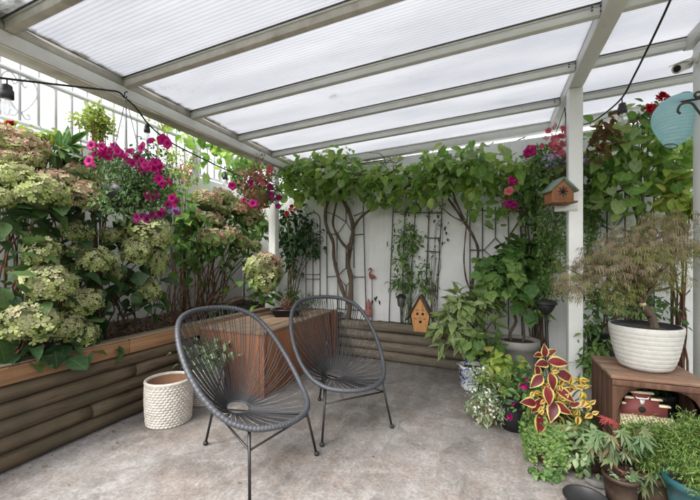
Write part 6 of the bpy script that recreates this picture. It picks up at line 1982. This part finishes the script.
feathery(t, [blob(645, 430, 1.78, 18, 9, 0.09), blob(664, 432, 1.76, 13, 10, 0.08), blob(640, 440, 1.74, 16, 14, 0.08), blob(662, 448, 1.72, 16, 14, 0.09), blob(650, 458, 1.72, 14, 10, 0.07)], 8500, c + (0, 0, 0.15))
c = floor_at(697, 1.58)
t = T('potted_fern', 'feathery yellow-green plant in a teal glazed pot at the right edge', 'potted plant', c)
pot_body(t, c, 0.115, 0.085, 0.22, MAT['tealpot'])
feathery(t, [blob(682, 436, 1.62, 16, 18, 0.09), blob(694, 450, 1.58, 16, 22, 0.1), blob(678, 462, 1.56, 10, 14, 0.06), blob(692, 425, 1.64, 10, 10, 0.08), blob(698, 475, 1.48, 9, 18, 0.05), blob(705, 440, 1.58, 14, 24, 0.09)], 8500, c + (0, 0, 0.21))

# odds and ends on the floor at the right
def slab(name, label, cat, px, py, rx, ry, h, mat, seed, group=None):
    c = WZ(px, py, 0.0)
    r_ = np.random.default_rng(seed)
    n = 9
    a = np.linspace(0, 2 * math.pi, n, endpoint=False) + r_.normal(size=n) * 0.12
    k = r_.uniform(0.8, 1.1, n)
    poly = np.stack([np.cos(a) * rx * k, np.sin(a) * ry * k], 1)
    o = MB().prism(poly, (c[0], c[1], h / 2 + 0.002), (math.cos(seed), math.sin(seed), 0), (-math.sin(seed), math.cos(seed), 0), h).build(name, MAT[mat], bevel=0.006)
    tag(o, label, cat, group)
slab('flat_stone', 'flat grey stone lying nearest the black tray', 'stone', 598, 484, 0.075, 0.05, 0.03, 'stone', 3)
slab('flat_stone', 'small mossy stone behind the flat grey stone', 'stone', 588, 474, 0.05, 0.04, 0.025, 'stone', 5)
slab('flat_stone', 'brown paver under the feathery plant at the bottom right', 'paver', 655, 497, 0.14, 0.075, 0.025, 'tile', 6)
c = WZ(586, 504, 0.0)
t = T('plastic_tray', 'shiny black plastic tray at the bottom edge of the picture', 'tray', c)
MB().lathe([(0.001, 0.003), (0.075, 0.003), (0.095, 0.03), (0.10, 0.034), (0.10, 0.03), (0.08, 0.0)], c, 30).build('tray', MAT['blackpot'], t, smooth=True)

# ------------------------------------------------------------------ bench top and bed details
c = W(287, 316.5, 3.92); c[2] = 0.576
t = T('bonsai', 'little reddish bonsai in a shallow black tray on the bench', 'bonsai', c)
ang = 0.35
m = MB()
for s, z0, z1, sc in ((1, 0.012, 0.08, 1.0),):
    V = []
    for z, k in ((z0, 0.82), (z1 - 0.012, 0.97), (z1 - 0.012, 1.04), (z1, 1.04), (z1, 0.92), (z1 - 0.02, 0.9)):
        for x, y in ((-0.15, -0.10), (0.15, -0.10), (0.15, 0.10), (-0.15, 0.10)):
            V.append((c[0] + k * (x * math.cos(ang) - y * math.sin(ang)), c[1] + k * (x * math.sin(ang) + y * math.cos(ang)), c[2] + z))
    F = [(0, 3, 2, 1)]
    for r in range(5):
        F += [(r * 4 + j, r * 4 + (j + 1) % 4, (r + 1) * 4 + (j + 1) % 4, (r + 1) * 4 + j) for j in range(4)]
    m.add(V, F)
    for x, y in ((-0.1, -0.06), (0.1, -0.06), (0.1, 0.06), (-0.1, 0.06)):
        q = (c[0] + x * math.cos(ang) - y * math.sin(ang), c[1] + x * math.sin(ang) + y * math.cos(ang))
        m.box((q[0] - 0.015, q[1] - 0.015, c[2]), (q[0] + 0.015, q[1] + 0.015, c[2] + 0.011))
m.build('tray', MAT['blackpot'], t)
MB().add([(c[0] + 0.9 * (x * math.cos(ang) - y * math.sin(ang)), c[1] + 0.9 * (x * math.sin(ang) + y * math.cos(ang)), c[2] + 0.066) for x, y in ((-0.15, -0.10), (0.15, -0.10), (0.15, 0.10), (-0.15, 0.10))], [(0, 1, 2, 3)]).build('soil', MAT['earth'], t)
cen = leafmass('leaves', OVATE, MAT['dry'], t, [blob(284, 300, 3.92, 12, 5, 0.08)], 70, (0.015, 0.03), clump=5, crad=0.02)
stems(t, MAT['redstem'], c + (0, 0, 0.06), cen[:9], 0.006, 0.002, jitter=0.01)
b0 = np.array((*W(302, 306, 4.55)[:2], 0.50))
t = shrub('grass_tuft', 'soft green feathery tuft at the corner behind the bonsai', 'plant', b0, [blob(300, 299, 4.5, 15, 7, 0.1), blob(310, 301, 4.5, 10, 6, 0.08), blob(292, 294, 4.55, 8, 7, 0.08)], 420, LANCE, 'jenny', (0.03, 0.06), 'greenstem', 0.003, 14, clump=7, crad=0.03)
for px, X, lab in ((108, -2.75, 'small weed seedling in the bark mulch below the pale hydrangea heads'), (222, -2.85, 'low weed in the mulch in front of the white wall'), (250, -2.75, 'low leafy weed in the mulch under the pinkish hydrangea head')):
    b0 = soilpt(px, X)
    leaf_c = b0 + (0, 0, 0.05)
    shrub('weed', lab, 'weed', b0, [(leaf_c, 0.13, 0.04, 0.1)], 50, OVATE, 'darkleaf', (0.03, 0.07), 'greenstem', 0.003, 8, clump=4, crad=0.03)
# plant in the second woven pot
b0 = np.array((pot2[0], pot2[1], 0.14))
MB().lathe([(0.125, 0.0), (0.001, 0.015)], b0, 24).build('soil', MAT['earth'], wp2)
leafmass('leaves', OVATE, MAT['sage'], wp2, [(b0 + (0, 0, 0.25), 0.20, 0.12, 0.16), (b0 + (0.1, 0, 0.22), 0.14, 0.10, 0.14)], 260, (0.045, 0.085), clump=4, crad=0.04)
stems(wp2, MAT['greenstem'], b0, [b0 + np.array((rng.normal() * 0.1, rng.normal() * 0.1, 0.24)) for _ in range(12)], 0.004, 0.002)

# fallen leaves and petals on the concrete
m = MB()
n = 150
p = np.stack([rng.uniform(-2.45, 1.0, n), rng.uniform(0.9, 3.85, n), rng.uniform(0.005, 0.012, n)], 1)
k = rng.random(n)
p[:, 0] = np.where(k < 0.45, -2.50 + rng.exponential(0.12, n), p[:, 0])
p[:, 1] = np.where((k > 0.45) & (k < 0.7), 3.86 - rng.exponential(0.15, n), p[:, 1])
keep = ~((p[:, 0] > -2.6) & (p[:, 0] < -1.78) & (p[:, 1] > 2.5))
p = p[keep]
m.leaves(OVATE, p, norm(rng.normal(size=p.shape) * (1, 1, 0.1)), norm(UP + rng.normal(size=p.shape) * 0.25), rng.uniform(0.008, 0.028, len(p)))
m.build('leaf_litter', MAT['dry'], kind='stuff')
